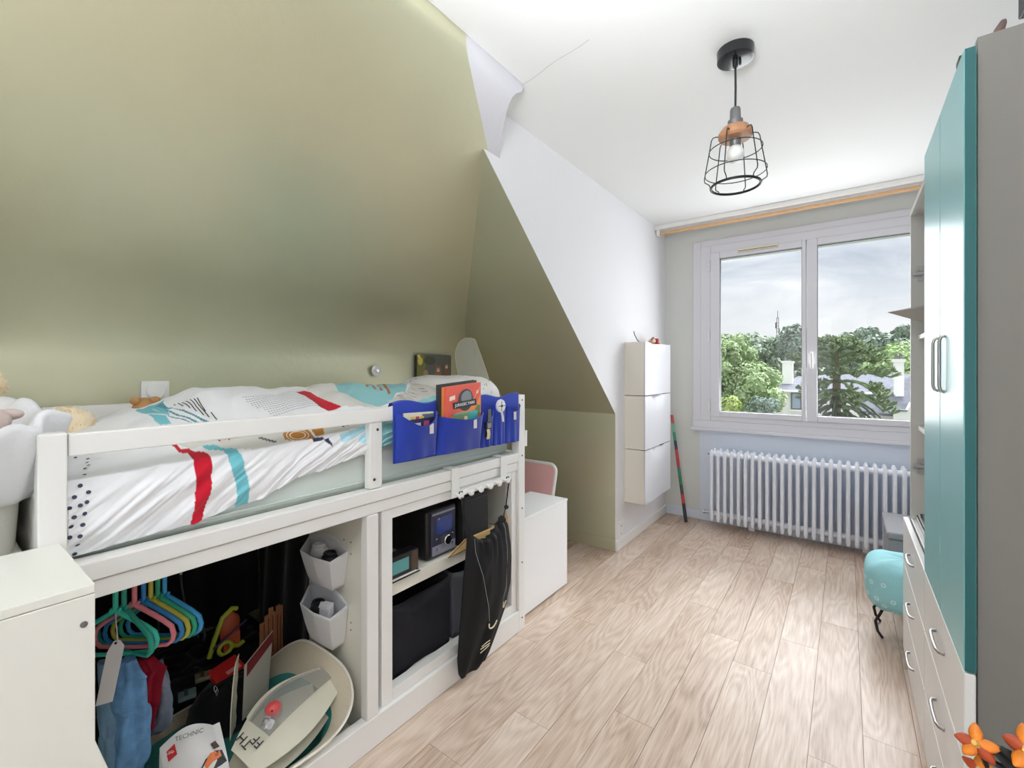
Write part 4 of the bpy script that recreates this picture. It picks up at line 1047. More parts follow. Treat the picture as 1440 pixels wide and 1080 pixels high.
def bagrow(v):
    q = v*(len(OUT)-1); i = min(int(q), len(OUT)-2); f = q-i
    return [OUT[i][k]+(OUT[i+1][k]-OUT[i][k])*f for k in range(3)]
def bag(u, v):
    z, a, b = bagrow(v); s = math.sin(PI*min(1, max(0, u)))
    d = .030*math.sin(PI*v)**.7*s
    fold = .006*math.sin(u*46+v*3)*(1-v)**3+.007*math.sin(u*13+v*7)*(.4+.6*v)+.010*noise.noise(Vector((u*5, v*5+u*3, 3)))
    sag = .075*math.sin(PI*min(1, u*1.12))*(1-v)**2*(1.0-.45*u)
    return (-1.218+d+fold*s-.018*(1-u)*v*0, a+(b-a)*u, z-sag)
BB = mat('black_satin_cloth', rgb(17, 17, 19), .7, spec=.3, bump=.3, bscale=90)
bb = build('body', M().sheet(bag, 40, 44, .006), BB, bg, smooth=80)
CRM = mat('cream_print', rgb(232, 220, 186), .7)
def onbag(pts, w):
    return M().tube([Vector(bag(u, v))+Vector((.0078, 0, 0)) for u, v in pts], w, 6, flat=1.0)
def arc(u, v, a, b, t0, t1, n=9): return [(u+a*math.cos(t0+(t1-t0)*i/(n-1)), v+b*math.sin(t0+(t1-t0)*i/(n-1))) for i in range(n)]
build('cat_eye', onbag(arc(.60, .70, .075, .028, .1, PI), .0030), CRM, bg, smooth=60)
build('cat_eye', onbag(arc(.90, .66, .05, .028, .3, PI), .0030), CRM, bg, smooth=60)
for a, b in (((.50, .80), (.64, .785)), ((.49, .815), (.66, .80)), ((.51, .84), (.66, .812))):
    build('whisker', onbag([a, ((a[0]+b[0])/2, (a[1]+b[1])/2-.003), b], .0017), CRM, bg, smooth=60)
PIPE = mat('grey_piping', rgb(150, 150, 156), .7)
build('piping', onbag([(.93, .05), (.86, .20), (.84, .40), (.82, .6), (.78, .8), (.72, .97)], .0011), PIPE, bg, smooth=60)
build('piping', onbag([(.12, .06), (.14, .25), (.26, .45), (.42, .62), (.52, .69)], .0009), PIPE, bg, smooth=60)
CORDM = mat('black_cord', rgb(20, 20, 22), .8)
ln = [Vector((-1.214, 1.304, .7475)), Vector((-1.216, 1.312, .70)), Vector((-1.216, 1.325, .64)), Vector((-1.216, 1.347, .595))]
build('cord', M().tube([Vector((-1.222, 1.296, .7525)), Vector((-1.222, 1.296, .7685)), Vector((-1.222, 1.312, .7685)), *ln], .0028, 6).tube([p+Vector((.004, -.010, 0)) for p in ln], .0022, 6), CORDM, bg, smooth=60)
rn = [Vector((-1.216, 1.611, .7475)), Vector((-1.216, 1.600, .69)), Vector((-1.214, 1.588, .645)), Vector((-1.214, 1.568, .600))]
build('cord', M().tube([Vector((-1.222, 1.603, .7525)), Vector((-1.222, 1.604, .7685)), Vector((-1.222, 1.618, .7685)), *rn], .0030, 6).ball((-1.212, 1.588, .640), .010, .012, .009, 10, 7), CORDM, bg, smooth=60)
build('gather', M().ball((-1.216, 1.560, .592), .016, .020, .014, 12, 8, .5), CORDM, bg, smooth=60)

# ------------------------------------------------------------ in the open cabinet
rd = thing('radio', 'black CD radio with blue display panel on the cabinet shelf', 'radio', (-1.45, 1.28, .49))
RB = mat('radio_black', rgb(22, 22, 25), .35, spec=.5)
build('body', M().box(-1.60, -1.322, 1.215, 1.385, .494, .690), RB, rd, bevel=.012, seg=3)
build('front_panel', M().box(-1.323, -1.316, 1.235, 1.372, .505, .682), mat('radio_panel', rgb(48, 50, 66), .3, spec=.6), rd, bevel=.004)
build('display', M().box(-1.3162, -1.3145, 1.262, 1.352, .588, .655), mat('blue_display', rgb(48, 66, 128), .15, spec=.6), rd, bevel=.001)
build('trim_strip', M().box(-1.3165, -1.3140, 1.240, 1.368, .668, .676), mat('radio_grey', rgb(150, 152, 170), .35, .4), rd, bevel=.001)
build('dial_knob', M().lathe([(.020, 0), (.020, .010), (.017, .013), (.006, .0135)], (-1.316, 1.318, .556), 24, axis='x'), CHROME, rd, smooth=40)
for y, z in ((1.262, .572), (1.352, .572), (1.262, .530), (1.352, .535), (1.275, .648)):
    build('button', M().lathe([(.005, 0), (.005, .004), (.002, .005)], (-1.316, y, z), 10, axis='x'), CHROME, rd, smooth=40)
for y in (1.25, 1.35): build('foot', M().box(-1.56, -1.34, y-.012, y+.012, .4905, .495), DARK, rd)
build('top_button', M().box(-1.45, -1.43, 1.25, 1.28, .690, .694).box(-1.45, -1.43, 1.31, 1.34, .690, .694), mat('radio_grey2', rgb(120, 120, 124), .4), rd)
ck = thing('alarm_clock', 'small black alarm clock with teal screen on the cabinet shelf', 'clock', (-1.325, 1.085, .49))
build('body', M().box(-1.345, -1.296, 1.018, 1.152, .500, .578), RB, ck, bevel=.004)
build('base', M().box(-1.35, -1.290, 1.012, 1.155, .4905, .4985), DARK, ck, bevel=.002)
build('base_line', M().box(-1.2905, -1.2890, 1.015, 1.152, .4985, .5005).box(-1.33, -1.2905, 1.03, 1.14, .4985, .5005), WHITE_LACQ, ck)
build('screen', M().box(-1.2965, -1.2948, 1.030, 1.104, .516, .562), mat('teal_screen', rgb(84, 148, 150), .2), ck, bevel=.0006)
build('side_window', M().box(-1.2965, -1.2950, 1.115, 1.147, .506, .574), mat('brown_smoke', rgb(70, 54, 44), .2), ck)
build('lower_strip', M().box(-1.3165, -1.3148, 1.24, 1.37, .508, .545), MATS['radio_grey'], rd, bevel=.001)
bx = thing('speaker_box', 'tall black box beside the radio behind the black drawstring bag', 'box', (-1.43, 1.50, .49))
build('body', M().prism([(-1.55, 1.412, .491), (-1.306, 1.412, .491), (-1.306, 1.412, .690), (-1.55, 1.412, .705)], (0, .165, 0)), mat('black_vinyl', rgb(30, 29, 32), .6), bx, bevel=.006)
build('lid', M().box(-1.552, -1.304, 1.410, 1.579, .690, .706), DARK, bx, bevel=.004)
sr = thing('wooden_ornament', 'gold wooden double-pointed ornament on shelf behind black bag', 'ornament', (-1.29, 1.52, .49))
GOLDW = mat('gold_wood', rgb(206, 172, 112), .55, var=.1, vscale=25)
orn = [(-1.285, 1.300, .4915), (-1.285, 1.405, .4915), (-1.285, 1.408, .535)]
build('tip', M().prism(orn, (-.010, 0, 0)), GOLDW, sr, bevel=.001)
orn2 = [(-1.285, 1.60, .4915), (-1.285, 1.688, .4915), (-1.285, 1.716, .520), (-1.285, 1.688, .565), (-1.285, 1.60, .535)]
build('tip', M().prism(orn2, (-.010, 0, 0)), GOLDW, sr, bevel=.001)
build('bar', M().box(-1.296, -1.288, 1.405, 1.60, .4915, .533), GOLDW, sr, bevel=.001)
build('edge', M().tube([(p[0]+.0005, p[1], p[2]+.002) for p in orn], .002, 5, True), mat('dark_edge', rgb(70, 54, 40), .6), sr)
FB = mat('dark_fabric_box', rgb(40, 40, 44), .9, spec=.15, bump=.35, bscale=150)
FB2 = mat('grey_fabric_box', rgb(86, 86, 92), .9, spec=.15, bump=.35, bscale=150)
for lab, y0, y1, mm in (('dark fabric storage box with soft front, below the radio shelf', 1.018, 1.345, FB), ('charcoal fabric storage box half hidden by the black bag', 1.365, 1.688, FB2)):
    t = thing('storage_box', lab, 'box', (-1.45, (y0+y1)/2, .121))
    def wall(u, v, y0=y0, y1=y1):
        # rounded rectangle loop, soft walls
        P = [(-1.325, y0), (-1.325, y1), (-1.75, y1), (-1.75, y0)]
        q = (u*4) % 4; i = int(q) % 4; f = q-int(q); a, b = P[i], P[(i+1) % 4]
        bul = .012*math.sin(PI*f)*math.sin(PI*v); x = a[0]+(b[0]-a[0])*f; y = a[1]+(b[1]-a[1])*f
        if i == 0: x += bul+.006*math.sin(f*9+v*6)-(.020*math.sin(PI*f) if v > .93 else 0)
        z = .122+.272*v-(.022*math.sin(PI*f) if (v > .9 and i == 0) else 0)
        return (x, y, z)
    build('walls', M().grid(wall, 64, 14, True), mm, t, smooth=50).modifiers.new('thick', 'SOLIDIFY').thickness = .006
    build('base', M().box(-1.745, -1.330, y0+.005, y1-.005, .1215, .127), mm, t)
    build('handle_loop', M().tube([(-1.311, (y0+y1)/2-.05, .335), (-1.300, (y0+y1)/2-.03, .325), (-1.298, (y0+y1)/2, .322), (-1.300, (y0+y1)/2+.03, .325), (-1.311, (y0+y1)/2+.05, .335)], .006, 6, flat=.4), mm, t, smooth=60)

# ------------------------------------------------------------ white cabinet steps at the head of the bed
hc = thing('step_cabinet', 'white cabinet with flared lower front at the head of bed', 'cabinet', (-1.1, -.25, 0))
HW = mat('step_white', rgb(226, 226, 218), .5, spec=.4)
build('top_panel', M().box(-1.248, -.966, -.80, .1795, .893, .9075), HW, hc, bevel=.0015)
build('front_panel', M().prism([(-.966, -.80, .02), (-.966, .235, .02), (-.966, .235, .46), (-.966, .1795, .655), (-.966, .1795, .892), (-.966, -.80, .892)], (-.018, 0, 0)), HW, hc, bevel=.0015)
build('side_panel', M().box(-1.248, -.985, .165, .1795, .0, .892), HW, hc)
build('side_panel', M().box(-1.248, -.985, -.80, -.785, .0, .892), HW, hc)
build('back_panel', M().box(-1.248, -1.236, -.785, .165, .0, .892), HW, hc)
build('screw', M().lathe([(.0048, 0), (.0048, .0010), (.003, .0012)], (-.966, .166, .848), 14, axis='x'), GREYMETAL, hc, smooth=40)
hs2 = thing('low_cabinet', 'white low cabinet behind the steps carrying the fabric basket', 'cabinet', (-1.7, -.30, 0))
build('body', M().box(-2.16, -1.262, -.75, .135, .0, .862), HW, hs2, bevel=.002)
build('top_panel', M().box(-2.165, -1.256, -.755, .140, .863, .880), HW, hs2, bevel=.002)

# fabric basket with soft toys
bk = thing('fabric_basket', 'white fabric basket with turned-down cuff behind the left bed post', 'basket', (-1.50, -.07, .881))
BSK = mat('white_basket_fabric', rgb(226, 227, 230), .9, spec=.15, bump=.3, bscale=110)
BSG = mat('grey_basket_fabric', rgb(206, 204, 196), .9, spec=.15, bump=.3, bscale=110)
bcx, bcy = -1.50, -.005
def bside(u, v):
    a = 2*PI*u; r = .142+.010*v+.004*math.sin(7*a)*v+(.03*max(0, v-.55))
    f = lambda t: math.copysign(abs(t)**.5, t)
    return (bcx+r*1.42*f(math.cos(a)), bcy+r*f(math.sin(a)), .882+.225*v)
build('body', M().grid(bside, 96, 10, True)  .lathe([(.138, .8815), (.140, .886)], (bcx, bcy, 0), 40), BSG, bk, smooth=60)
def cuff(u, v):
    a = 2*PI*u
    w = 1+.04*math.sin(5*a+1)+.03*math.sin(11*a)+.05*noise.noise(Vector((math.cos(a)*3, math.sin(a)*3, v*3)))
    if v < .55:
        k = v/.55; r = .166+.046*k**.7; z = .985+.175*k
    else:
        k = (v-.55)/.45; r = .212-.055*k; z = 1.160+.014*math.sin(PI*k)-.085*k*k
    z += (.016*math.sin(2*a+.3)-.040*math.cos(a)+.008*math.sin(7*a)+.006*math.sin(13*a+1))*min(1, v*2)
    f = lambda t: math.copysign(abs(t)**.6, t)
    return (bcx+1.36*r*w*f(math.cos(a)), bcy+r*w*f(math.sin(a)), z)
build('cuff', M().grid(cuff, 90, 20, True), BSK, bk, smooth=120).modifiers.new('thick', 'SOLIDIFY').thickness = .003
PK = mat('greyish_pink_plush', rgb(206, 188, 182), .95, spec=.1, bump=.5, bscale=160, sheen=.3)
p1_ = thing('plush_toy', 'grey-pink plush toy lying inside the white fabric basket', 'plush toy', (-1.42, .03, 1.05))
build('body', M().ball((-1.50, .03, 1.095), .085, .075, .055, 20, 12, .1), PK, p1_, smooth=80)
build('head', M().ball((-1.47, .105, 1.138), .036, .032, .030, 16, 10, .08), PK, p1_, smooth=80)
build('ear', M().ball((-1.50, .135, 1.150), .020, .024, .013, 12, 8), PK, p1_, smooth=80)
build('arm', M().tube([(-1.46, .115, 1.125), (-1.445, .135, 1.115), (-1.43, .146, 1.110)], [.010, .009, .007], 8), mat('tan_plush', rgb(214, 186, 160), .95), p1_, smooth=80)
FLF = mat('cream_fluff', rgb(238, 220, 188), .95, spec=.1, bump=.6, bscale=120, sheen=.4)
def fluffy(name, c, rx, ry, rz, mt_, par, n=700, seed=1):
    m = M().ball(c, rx*.93, ry*.93, rz*.93, 24, 16, .18, 14); r = random.Random(seed)
    for i in range(n):
        d = Vector((r.gauss(0, 1), r.gauss(0, 1), r.gauss(0, 1))).normalized()
        p = Vector((c[0]+d.x*rx*.9, c[1]+d.y*ry*.9, c[2]+d.z*rz*.9)); t = d.orthogonal().normalized()
        q = Vector((r.gauss(0, 1), r.gauss(0, 1), r.gauss(0, 1)))*.004
        s = t.cross(d)*.0022
        m.add([p-s-t*.002, p+s-t*.002, p+t*.003, p+d*r.uniform(.003, .007)+q], [(0, 1, 3), (1, 2, 3), (2, 0, 3)])
    return build(name, m, mt_, par, smooth=80)
p2_ = thing('plush_toy', 'cream curly plush toy lying between basket and duvet', 'plush toy', (-1.72, .265, 1.0))
fluffy('body', (-1.72, .262, 1.078), .075, .068, .072, FLF, p2_, 1100, 2)
build('paw', M().ball((-1.66, .285, 1.03), .03, .03, .028, 12, 8, .1), FLF, p2_, smooth=80)
p3_ = thing('plush_toy', 'cream curly plush head rising above the fabric basket rim', 'plush toy', (-1.70, .0, 1.0))
fluffy('head', (-1.80, .120, 1.205), .050, .040, .042, FLF, p3_, 700, 5)
build('body', M().tube([(-1.56, -.03, .90), (-1.62, .0, 1.0), (-1.68, .04, 1.09), (-1.76, .10, 1.17)], [.06, .06, .05, .035], 14), FLF, p3_, smooth=80)
p4_ = thing('plush_toy', 'tiny brown plush toy peeking over duvet below the dimmer', 'plush toy', (-2.02, .50, 1.0))
build('body', M().ball((-2.02, .505, 1.075), .045, .04, .075, 16, 10, .1), mat('brown_plush', rgb(186, 140, 92), .95, bump=.5, bscale=150), p4_, smooth=80)
build('ear', M().ball((-2.01, .478, 1.140), .014, .016, .014, 10, 7).ball((-2.01, .535, 1.140), .014, .016, .014, 10, 7), MATS['brown_plush'], p4_, smooth=80)

# ------------------------------------------------------------ chest and pink chair past the foot of the bed
ch = thing('chest', 'white low chest with plain front against the bed foot', 'chest', (-1.42, 2.05, 0))
CW = mat('chest_white', rgb(234, 235, 236), .4, spec=.5)
build('front_panel', M().box(-1.318, -1.300, 1.812, 2.285, .012, .488), CW, ch, bevel=.002)
build('top_panel', M().box(-1.56, -1.298, 1.810, 2.288, .489, .503), CW, ch, bevel=.002)
build('side_panel', M().box(-1.56, -1.319, 2.268, 2.285, .03, .488), CW, ch); build('side_panel', M().box(-1.56, -1.319, 1.812, 1.829, .03, .488), CW, ch)
build('back_panel', M().box(-1.56, -1.55, 1.829, 2.268, .03, .488), CW, ch)
for y in (1.84, 2.25):
    for x in (-1.36, -1.53): build('foot', M().box(x-.02, x+.02, y-.02, y+.02, 0, .0445), DARK, ch)
pc_ = thing('child_chair', 'pink child chair with white-rimmed backrest behind the white chest', 'chair', (-1.66, 2.52, 0))
PINK = mat('pink_plastic', rgb(226, 172, 170), .45)
def rrect(x0, x1, z0, z1, r, y, n=6):
    pts = []
    for cx, cz, a0 in ((x1-r, z1-r, 0), (x0+r, z1-r, PI/2), (x0+r, z0+r, PI), (x1-r, z0+r, 1.5*PI)):
        for i in range(n+1):
            a = a0+PI/2*i/n; pts.append((cx+r*math.cos(a), y, cz+r*math.sin(a)))
    return pts
def taper(pts, k): return [(x+k*(z-.36)*(1 if x > -1.65 else -1), y+.10*(z-.36), z) for x, y, z in pts]
outl = taper(rrect(-1.84, -1.487, .36, .652, .05, 2.40), .10)
bkp = build('backrest', M().prism(outl, (0, .018, 0)), PINK, pc_, bevel=.002)
build('rim', M().tube([(x, y+.006, z) for x, y, z in outl], .010, 8, True, flat=1.0), WHITE_LACQ, bkp, smooth=60)
build('grip_hole', M().lathe([(.010, -.0012), (.012, .0), (.006, .0012)], (-1.682, 2.427, .598), 16, axis='y'), mat('hole_dark', rgb(70, 34, 34), .7), bkp, smooth=40)
build('seat', M().prism([(x, y, .285) for x, y in ((-1.84, 2.42), (-1.53, 2.42), (-1.60, 2.62), (-1.84, 2.62))], (0, 0, .022)), PINK, pc_, bevel=.006)
for x, y in ((-1.81, 2.44), (-1.56, 2.44), (-1.81, 2.60), (-1.63, 2.60)):
    build('leg', M().cyl((x+(.01 if x > -1.65 else -.01), y, 0), (x, y, .285), .016, .020, 12), WHITE_LACQ, pc_, smooth=40)

# ------------------------------------------------------------ left storage bay under the bed
# clothes hangers on the rail; the small ones are turned towards the room
MINT = (64, 208, 186)
HNG = [('mint green child hanger nearest the white cabinet, paper tag on it', MINT, .332, .10), ('darker mint child hanger behind the first, rotated inward', (46, 170, 150), .350, -.30), ('pink child hanger in the row of coloured hangers', (240, 138, 152), .372, .06),
       ('deep blue child hanger just behind the pink one', (46, 128, 196), .392, .05), ('olive yellow child hanger behind the deep blue one', (190, 182, 70), .408, .04), ('emerald green child hanger behind the yellow one', (44, 172, 134), .424, .03), ('sky blue child hanger at the far end of row', (60, 160, 222), .440, .02)]
def hanger(label, col, y, yaw):
    x, zr = -1.57, .7635
    t = thing('coat_hanger', label, 'hanger', (x, y, .48), 'coloured hangers on the rail under the bed')
    mm = mat('hanger_%d_%d_%d' % col, rgb(*col), .35, spec=.5)
    a = .64+yaw; dx, dy = math.cos(a), math.sin(a)
    L = lambda s, z: (x+s*dx, y+s*dy, z)
    right = [L(-.012, .607), L(.0, .606), L(.03, .588), L(.075, .560), L(.098, .542), L(.104, .520), L(.100, .503), L(.088, .492), L(.04, .489), L(0, .488)]
    left = [(2*x-p[0], 2*y-p[1], p[2]) for p in right]
    build('frame', M().tube(right, .0068, 8, flat=.8).tube(left, .0068, 8, flat=.8), mm, t, smooth=60)
    build('hook', M().tube([L(0, .606), L(0, .65), L(0, .705), L(.004, .728), L(.016, .745), L(.018, .760), L(.010, .775), L(-.004, .779), L(-.016, .772), L(-.019, .758)], .0062, 8), mm, t, smooth=60)
    return t
for h in HNG: hanger(*h)
tg = thing('paper_tag', 'long white paper tag hanging from the mint hanger', 'tag', (-1.49, .305, .40))
PAPER = mat('white_paper', rgb(228, 226, 230), .8)
pu, pv = Vector((.030, .026, .010)), Vector((-.027, -.020, -.160))
o = Vector((-1.484, .302, .566))
build('card', M().prism([o+pu*.28, o+pu*.62, o+pu*1.0+pv*.12, o+pu*1.0+pv*1.0, o+pv*1.0, o+pv*.16], Vector((.0008, -.001, 0))), PAPER, tg)
build('string', M().tube([(-1.560, .330, .603), (-1.515, .322, .594), (-1.477, .316, .582), (-1.465, .314, .565)], .0016, 5), PAPER, tg, smooth=60)
build('eyelet', M().cyl(o+pu*.45+pv*.04+Vector((.001, -.0012, 0)), o+pu*.45+pv*.04+Vector((.0018, -.002, 0)), .003, n=8), DARK, tg)

def cloth(name, label, cat, rows, mt_, group=None, fold=6, seed=0, extra=None):
    # hanging garment: rows of (centre, half width, half depth); wide axis faces the room
    t = thing(name, label, cat, (rows[-1][0][0], rows[-1][0][1], rows[-1][0][2]), group)
    ax = Vector((.803, .596, 0)); ay = Vector((.596, -.803, 0))
    def fn(u, v):
        q = v*(len(rows)-1); i = min(int(q), len(rows)-2); f = q-i; f = f*f*(3-2*f)
        c = Vector(rows[i][0]).lerp(Vector(rows[i+1][0]), f); a = rows[i][1]+(rows[i+1][1]-rows[i][1])*f; b = rows[i][2]+(rows[i+1][2]-rows[i][2])*f
        th = 2*PI*u
        k = 1+.16*math.sin(fold*th+seed+v*3)+.10*math.sin(2*fold*th+seed*2-v*5)+.22*noise.noise(Vector((math.cos(th)*2.4, math.sin(th)*2.4, v*9+seed)))+.10*math.sin(v*26+3*math.sin(th+seed))*max(0, math.sin(PI*v))*.5
        return tuple(c+ax*math.cos(th)*a*k+ay*math.sin(th)*b*k)
    m = M().grid(fn, 72, 60, True)
    n = 72; m.f.append(tuple(range(n-1, -1, -1))); m.f.append(tuple(range(59*n, 60*n)))
    fb = build('fabric', m, mt_, t, smooth=70)
    build('seam', M().tube([fn(.78, i/14.0) for i in range(15)], .0016, 5), mt_, fb, smooth=60)
    return t, fn
JEAN = mat('light_denim', rgb(104, 150, 196), .9, spec=.15, var=.22, vscale=26, bump=.4, bscale=160)
JEAN2 = mat('faded_denim', rgb(112, 146, 174), .9, spec=.15, var=.18, vscale=22, bump=.4, bscale=160)
tj, fj = cloth('jeans', 'light blue jeans leg hanging under the mint hangers', 'jeans', [((-1.525, .345, .485), .020, .018), ((-1.515, .35, .44), .034, .020), ((-1.512, .352, .36), .038, .024), ((-1.515, .35, .28), .042, .024), ((-1.520, .345, .205), .036, .024), ((-1.53, .338, .13), .026, .022)], JEAN, 'trousers hanging in the bay', 3, 1)
build('back_pocket', M().slab(Vector(fj(.80, .45))+Vector((.01, -.012, 0)), Vector((.026, .019, 0)), (0, .002, -.032), Vector((.002, -.003, 0))), JEAN, tj, bevel=.002)
cloth('jeans', 'faded blue jeans leg hanging closest to the white step cabinet', 'jeans', [((-1.55, .312, .49), .022, .014), ((-1.548, .313, .40), .024, .016), ((-1.545, .314, .30), .024, .016), ((-1.54, .316, .20), .022, .016), ((-1.54, .316, .13), .02, .014)], JEAN2, 'trousers hanging in the bay', 2, 4)
cloth('trousers', 'dark red trousers hanging behind the light blue jeans', 'trousers', [((-1.565, .39, .452), .020, .016), ((-1.555, .395, .42), .040, .022), ((-1.565, .392, .33), .036, .022), ((-1.580, .384, .25), .034, .022), ((-1.605, .366, .17), .024, .02), ((-1.62, .355, .13), .02, .018)], mat('dark_red_corduroy', rgb(140, 26, 44), .9, spec=.15, var=.15, vscale=16), 'trousers hanging in the bay', 3, 2)
cloth('trousers', 'grey denim trousers folded behind the dark red pair', 'trousers', [((-1.605, .432, .40), .012, .014), ((-1.60, .436, .34), .030, .018), ((-1.595, .438, .27), .034, .020), ((-1.60, .434, .215), .026, .018), ((-1.608, .428, .198), .014, .012)], mat('grey_denim', rgb(134, 144, 164), .9, spec=.15, var=.15, vscale=22), 'trousers hanging in the bay', 3, 5)
bh = thing('wire_hanger', 'black clip hanger dangling beside the coloured hangers', 'hanger', (-1.60, .50, .45))
build('frame', M().tube([(-1.60, .478, .7635), (-1.60, .482, .71), (-1.60, .487, .65), (-1.60, .49, .60), (-1.59, .497, .535)], .0038, 7).tube([(-1.60, .478, .7635), (-1.595, .470, .770), (-1.575, .468, .7655), (-1.555, .470, .757)], .003, 6), BLACKMETAL, bh, smooth=60)
build('clip', M().tube([(-1.592, .500, .535), (-1.586, .520, .50), (-1.58, .538, .47), (-1.584, .545, .44), (-1.59, .544, .415)], .0045, 7).tube([(-1.592, .502, .528), (-1.592, .515, .49), (-1.594, .527, .455), (-1.594, .532, .43)], .004, 7), BLACKMETAL, bh, smooth=60)
for p in ((-1.597, .479, .70), (-1.596, .488, .64), (-1.588, .500, .538), (-1.582, .527, .488)):
    build('rivet', M().ball(p, .0042, None, None, 8, 6), CHROME, bh, smooth=80)

# two white tubs on the divider
TUB = mat('white_tub_plastic', rgb(226, 228, 232), .4, spec=.5)
for i, (zt, lab) in enumerate(((.628, 'upper white plastic tub clipped to the bay divider'), (.445, 'lower white plastic tub clipped to the bay divider'))):
    t = thing('wall_tub', lab, 'tub', (-1.41, .84, zt-.15), 'white tubs on the divider')
    zb = zt-(.128 if i == 0 else .145)
    TOP = [(-1.372, .9035), (-1.336, .812), (-1.42, .800), (-1.510, .806), (-1.622, .9035)]
    BOT = [(-1.400, .9035), (-1.395, .858), (-1.45, .852), (-1.520, .852), (-1.575, .9035)]
    def tub(u, v, TOP=TOP, BOT=BOT, zb=zb, zt=zt):
        q = u*5; k = int(q) % 5; f = q-int(q)
        P = []
        for R in (BOT, TOP):
            a, b = R[k], R[(k+1) % 5]; P.append((a[0]+(b[0]-a[0])*f, a[1]+(b[1]-a[1])*f))
        g = v**.8
        x, y = P[0][0]+(P[1][0]-P[0][0])*g, P[0][1]+(P[1][1]-P[0][1])*g
        lift = .035*v**3 if k == 4 else 0
        return (x, min(y, .9035), zb+(zt-zb)*v+lift*math.sin(PI*f))
    o = build('body', M().grid(tub, 60, 12, True), TUB, t, smooth=40)
    sd = o.modifiers.new('thick', 'SOLIDIFY'); sd.thickness = .0025; sd.offset = 1
    build('base', M().prism([(x, y, zb+.001) for x, y in BOT], (0, 0, .003)), TUB, t)
    if i == 0:
        build_p = [('black ball of socks in the upper white tub', 'socks', (-1.42, .864, zt-.030), DARK), ('crumpled pale sock in the upper white tub', 'sock', (-1.50, .870, zt-.022), PAPER)]
    else:
        build_p = [('folded white paper packet in the lower white tub', 'packet', (-1.43, .862, zt-.024), PAPER), ('dark rolled sock in the lower white tub', 'sock', (-1.50, .868, zt-.040), DARK)]
    for lab2, cat, c, mm in build_p:
        if 'packet' in lab2:
            q = thing('paper_packet', lab2, cat, c); build('packet', M().slab(Vector(c)+Vector((-.025, -.018, -.03)), (.045, .006, .006), (-.010, .030, .01), (.004, -.002, .042)), mm, q, bevel=.003)
            build('flap', M().slab(Vector(c)+Vector((-.022, -.020, .012)), (.04, .006, .010), (-.006, .012, .014), (0, -.002, .002)), mm, q)
        else:
            q = thing('rolled_socks', lab2, cat, c); build('roll', M().ball(c, .034, .026, .026, 16, 10, .3, 20), mm, q, smooth=80)
            build('cuff', M().tube([Vector(c)+Vector((.020*math.cos(a), .016*math.sin(a), .024)) for a in [2*PI*k/12 for k in range(12)]], .005, 6, True), mm, q, smooth=80)

# big round play basket lined with teal felt
pb = thing('play_basket', 'large round floppy basket lined with teal felt under the bed', 'basket', (-1.50, .585, .029))
TEALF = mat('teal_felt', rgb(66, 142, 134), .9, spec=.15, var=.12, vscale=9, bump=.3, bscale=120)
CREAMF = mat('cream_canvas', rgb(206, 196, 174), .85, spec=.2, bump=.25, bscale=110)
RIMP = [(-1.53, .858, .28), (-1.373, .880, .25), (-1.297, .872, .20), (-1.262, .832, .155), (-1.250, .76, .128), (-1.250, .66, .124), (-1.252, .50, .124), (-1.285, .37, .122), (-1.40, .31, .11), (-1.60, .30, .09), (-1.78, .36, .075), (-1.84, .50, .065), (-1.84, .68, .08), (-1.75, .80, .15), (-1.64, .842, .24)]
def rimpt(u):
    n = len(RIMP); q = (u % 1)*n; i = int(q) % n; t = q-int(q)
    p0, p1, p2, p3 = [Vector(RIMP[(i+k) % n]) for k in (-1, 0, 1, 2)]
    return .5*((2*p1)+(p2-p0)*t+(2*p0-5*p1+4*p2-p3)*t*t+(3*p1-p0-3*p2+p3)*t*t*t)
def bask(off):
    def fn(u, v):
        r = rimpt(u); c = Vector((-1.53, .60, 0)); d = Vector((r.x, r.y, 0))-c
        d *= (1-off/d.length)*(.74+.26*v**2.2)
        return (c.x+d.x, c.y+d.y, .031+off*.5+(r.z-.031)*v)
    return fn
def inner(u, v): return bask(.008)(u, v*.62)
build('lining', M().grid(inner, 80, 10, True), TEALF, pb, smooth=60)
def border(u, v): return bask(.006)(u, .60+.39*v)
build('border', M().grid(border, 80, 6, True), CREAMF, pb, smooth=60)
build('floor', M().prism([bask(.008)(i/60.0, 0)[:2]+(.033,) for i in range(60)], (0, 0, .003)), TEALF, pb)
build('rim', M().tube([bask(.003)(i/80.0, 1.0) for i in range(80)], .0045, 7, True), mat('white_piping', rgb(232, 228, 218), .6), pb, smooth=60)

# long cream carrier bag with clear window, lying in the basket
cbag = thing('carrier_bag', 'long cream paper bag with torn clear window lying in teal basket', 'bag', (-1.45, .70, .10))
CRP = mat('cream_bag_paper', rgb(216, 212, 194), .6, spec=.35, bump=.5, bscale=22)
A, B = Vector((-1.337, .560, .150)), Vector((-1.385, .855, .205))     # lower near end to upper far end, along the front edge
def bagf(u, v):
    p = A.lerp(B, u); w = Vector((-.135, -.040, .070)); n = Vector((.35, .10, .35))
    b = math.sin(PI*v)*.040*math.sin(PI*min(1, u*.9+.08))
    q = p+w*(v-.35)*(.62+.55*math.sin(PI*u))*1.0+n*b
    k = noise.noise(q*22)*.008
    return tuple(q+n*k)
def clip(fn, u0, u1, v0, v1): return lambda u, v: fn(u0+(u1-u0)*u, v0+(v1-v0)*v)
build('front', M().sheet(clip(bagf, 0, 1, 0, .46), 36, 12, .0015), CRP, cbag, smooth=60)
build('end_flap', M().sheet(clip(bagf, 0, .24, .46, 1), 12, 12, .0015), CRP, cbag, smooth=60)
build('back_edge', M().sheet(clip(bagf, .24, 1, .93, 1.02), 26, 4, .0015), CRP, cbag, smooth=60)
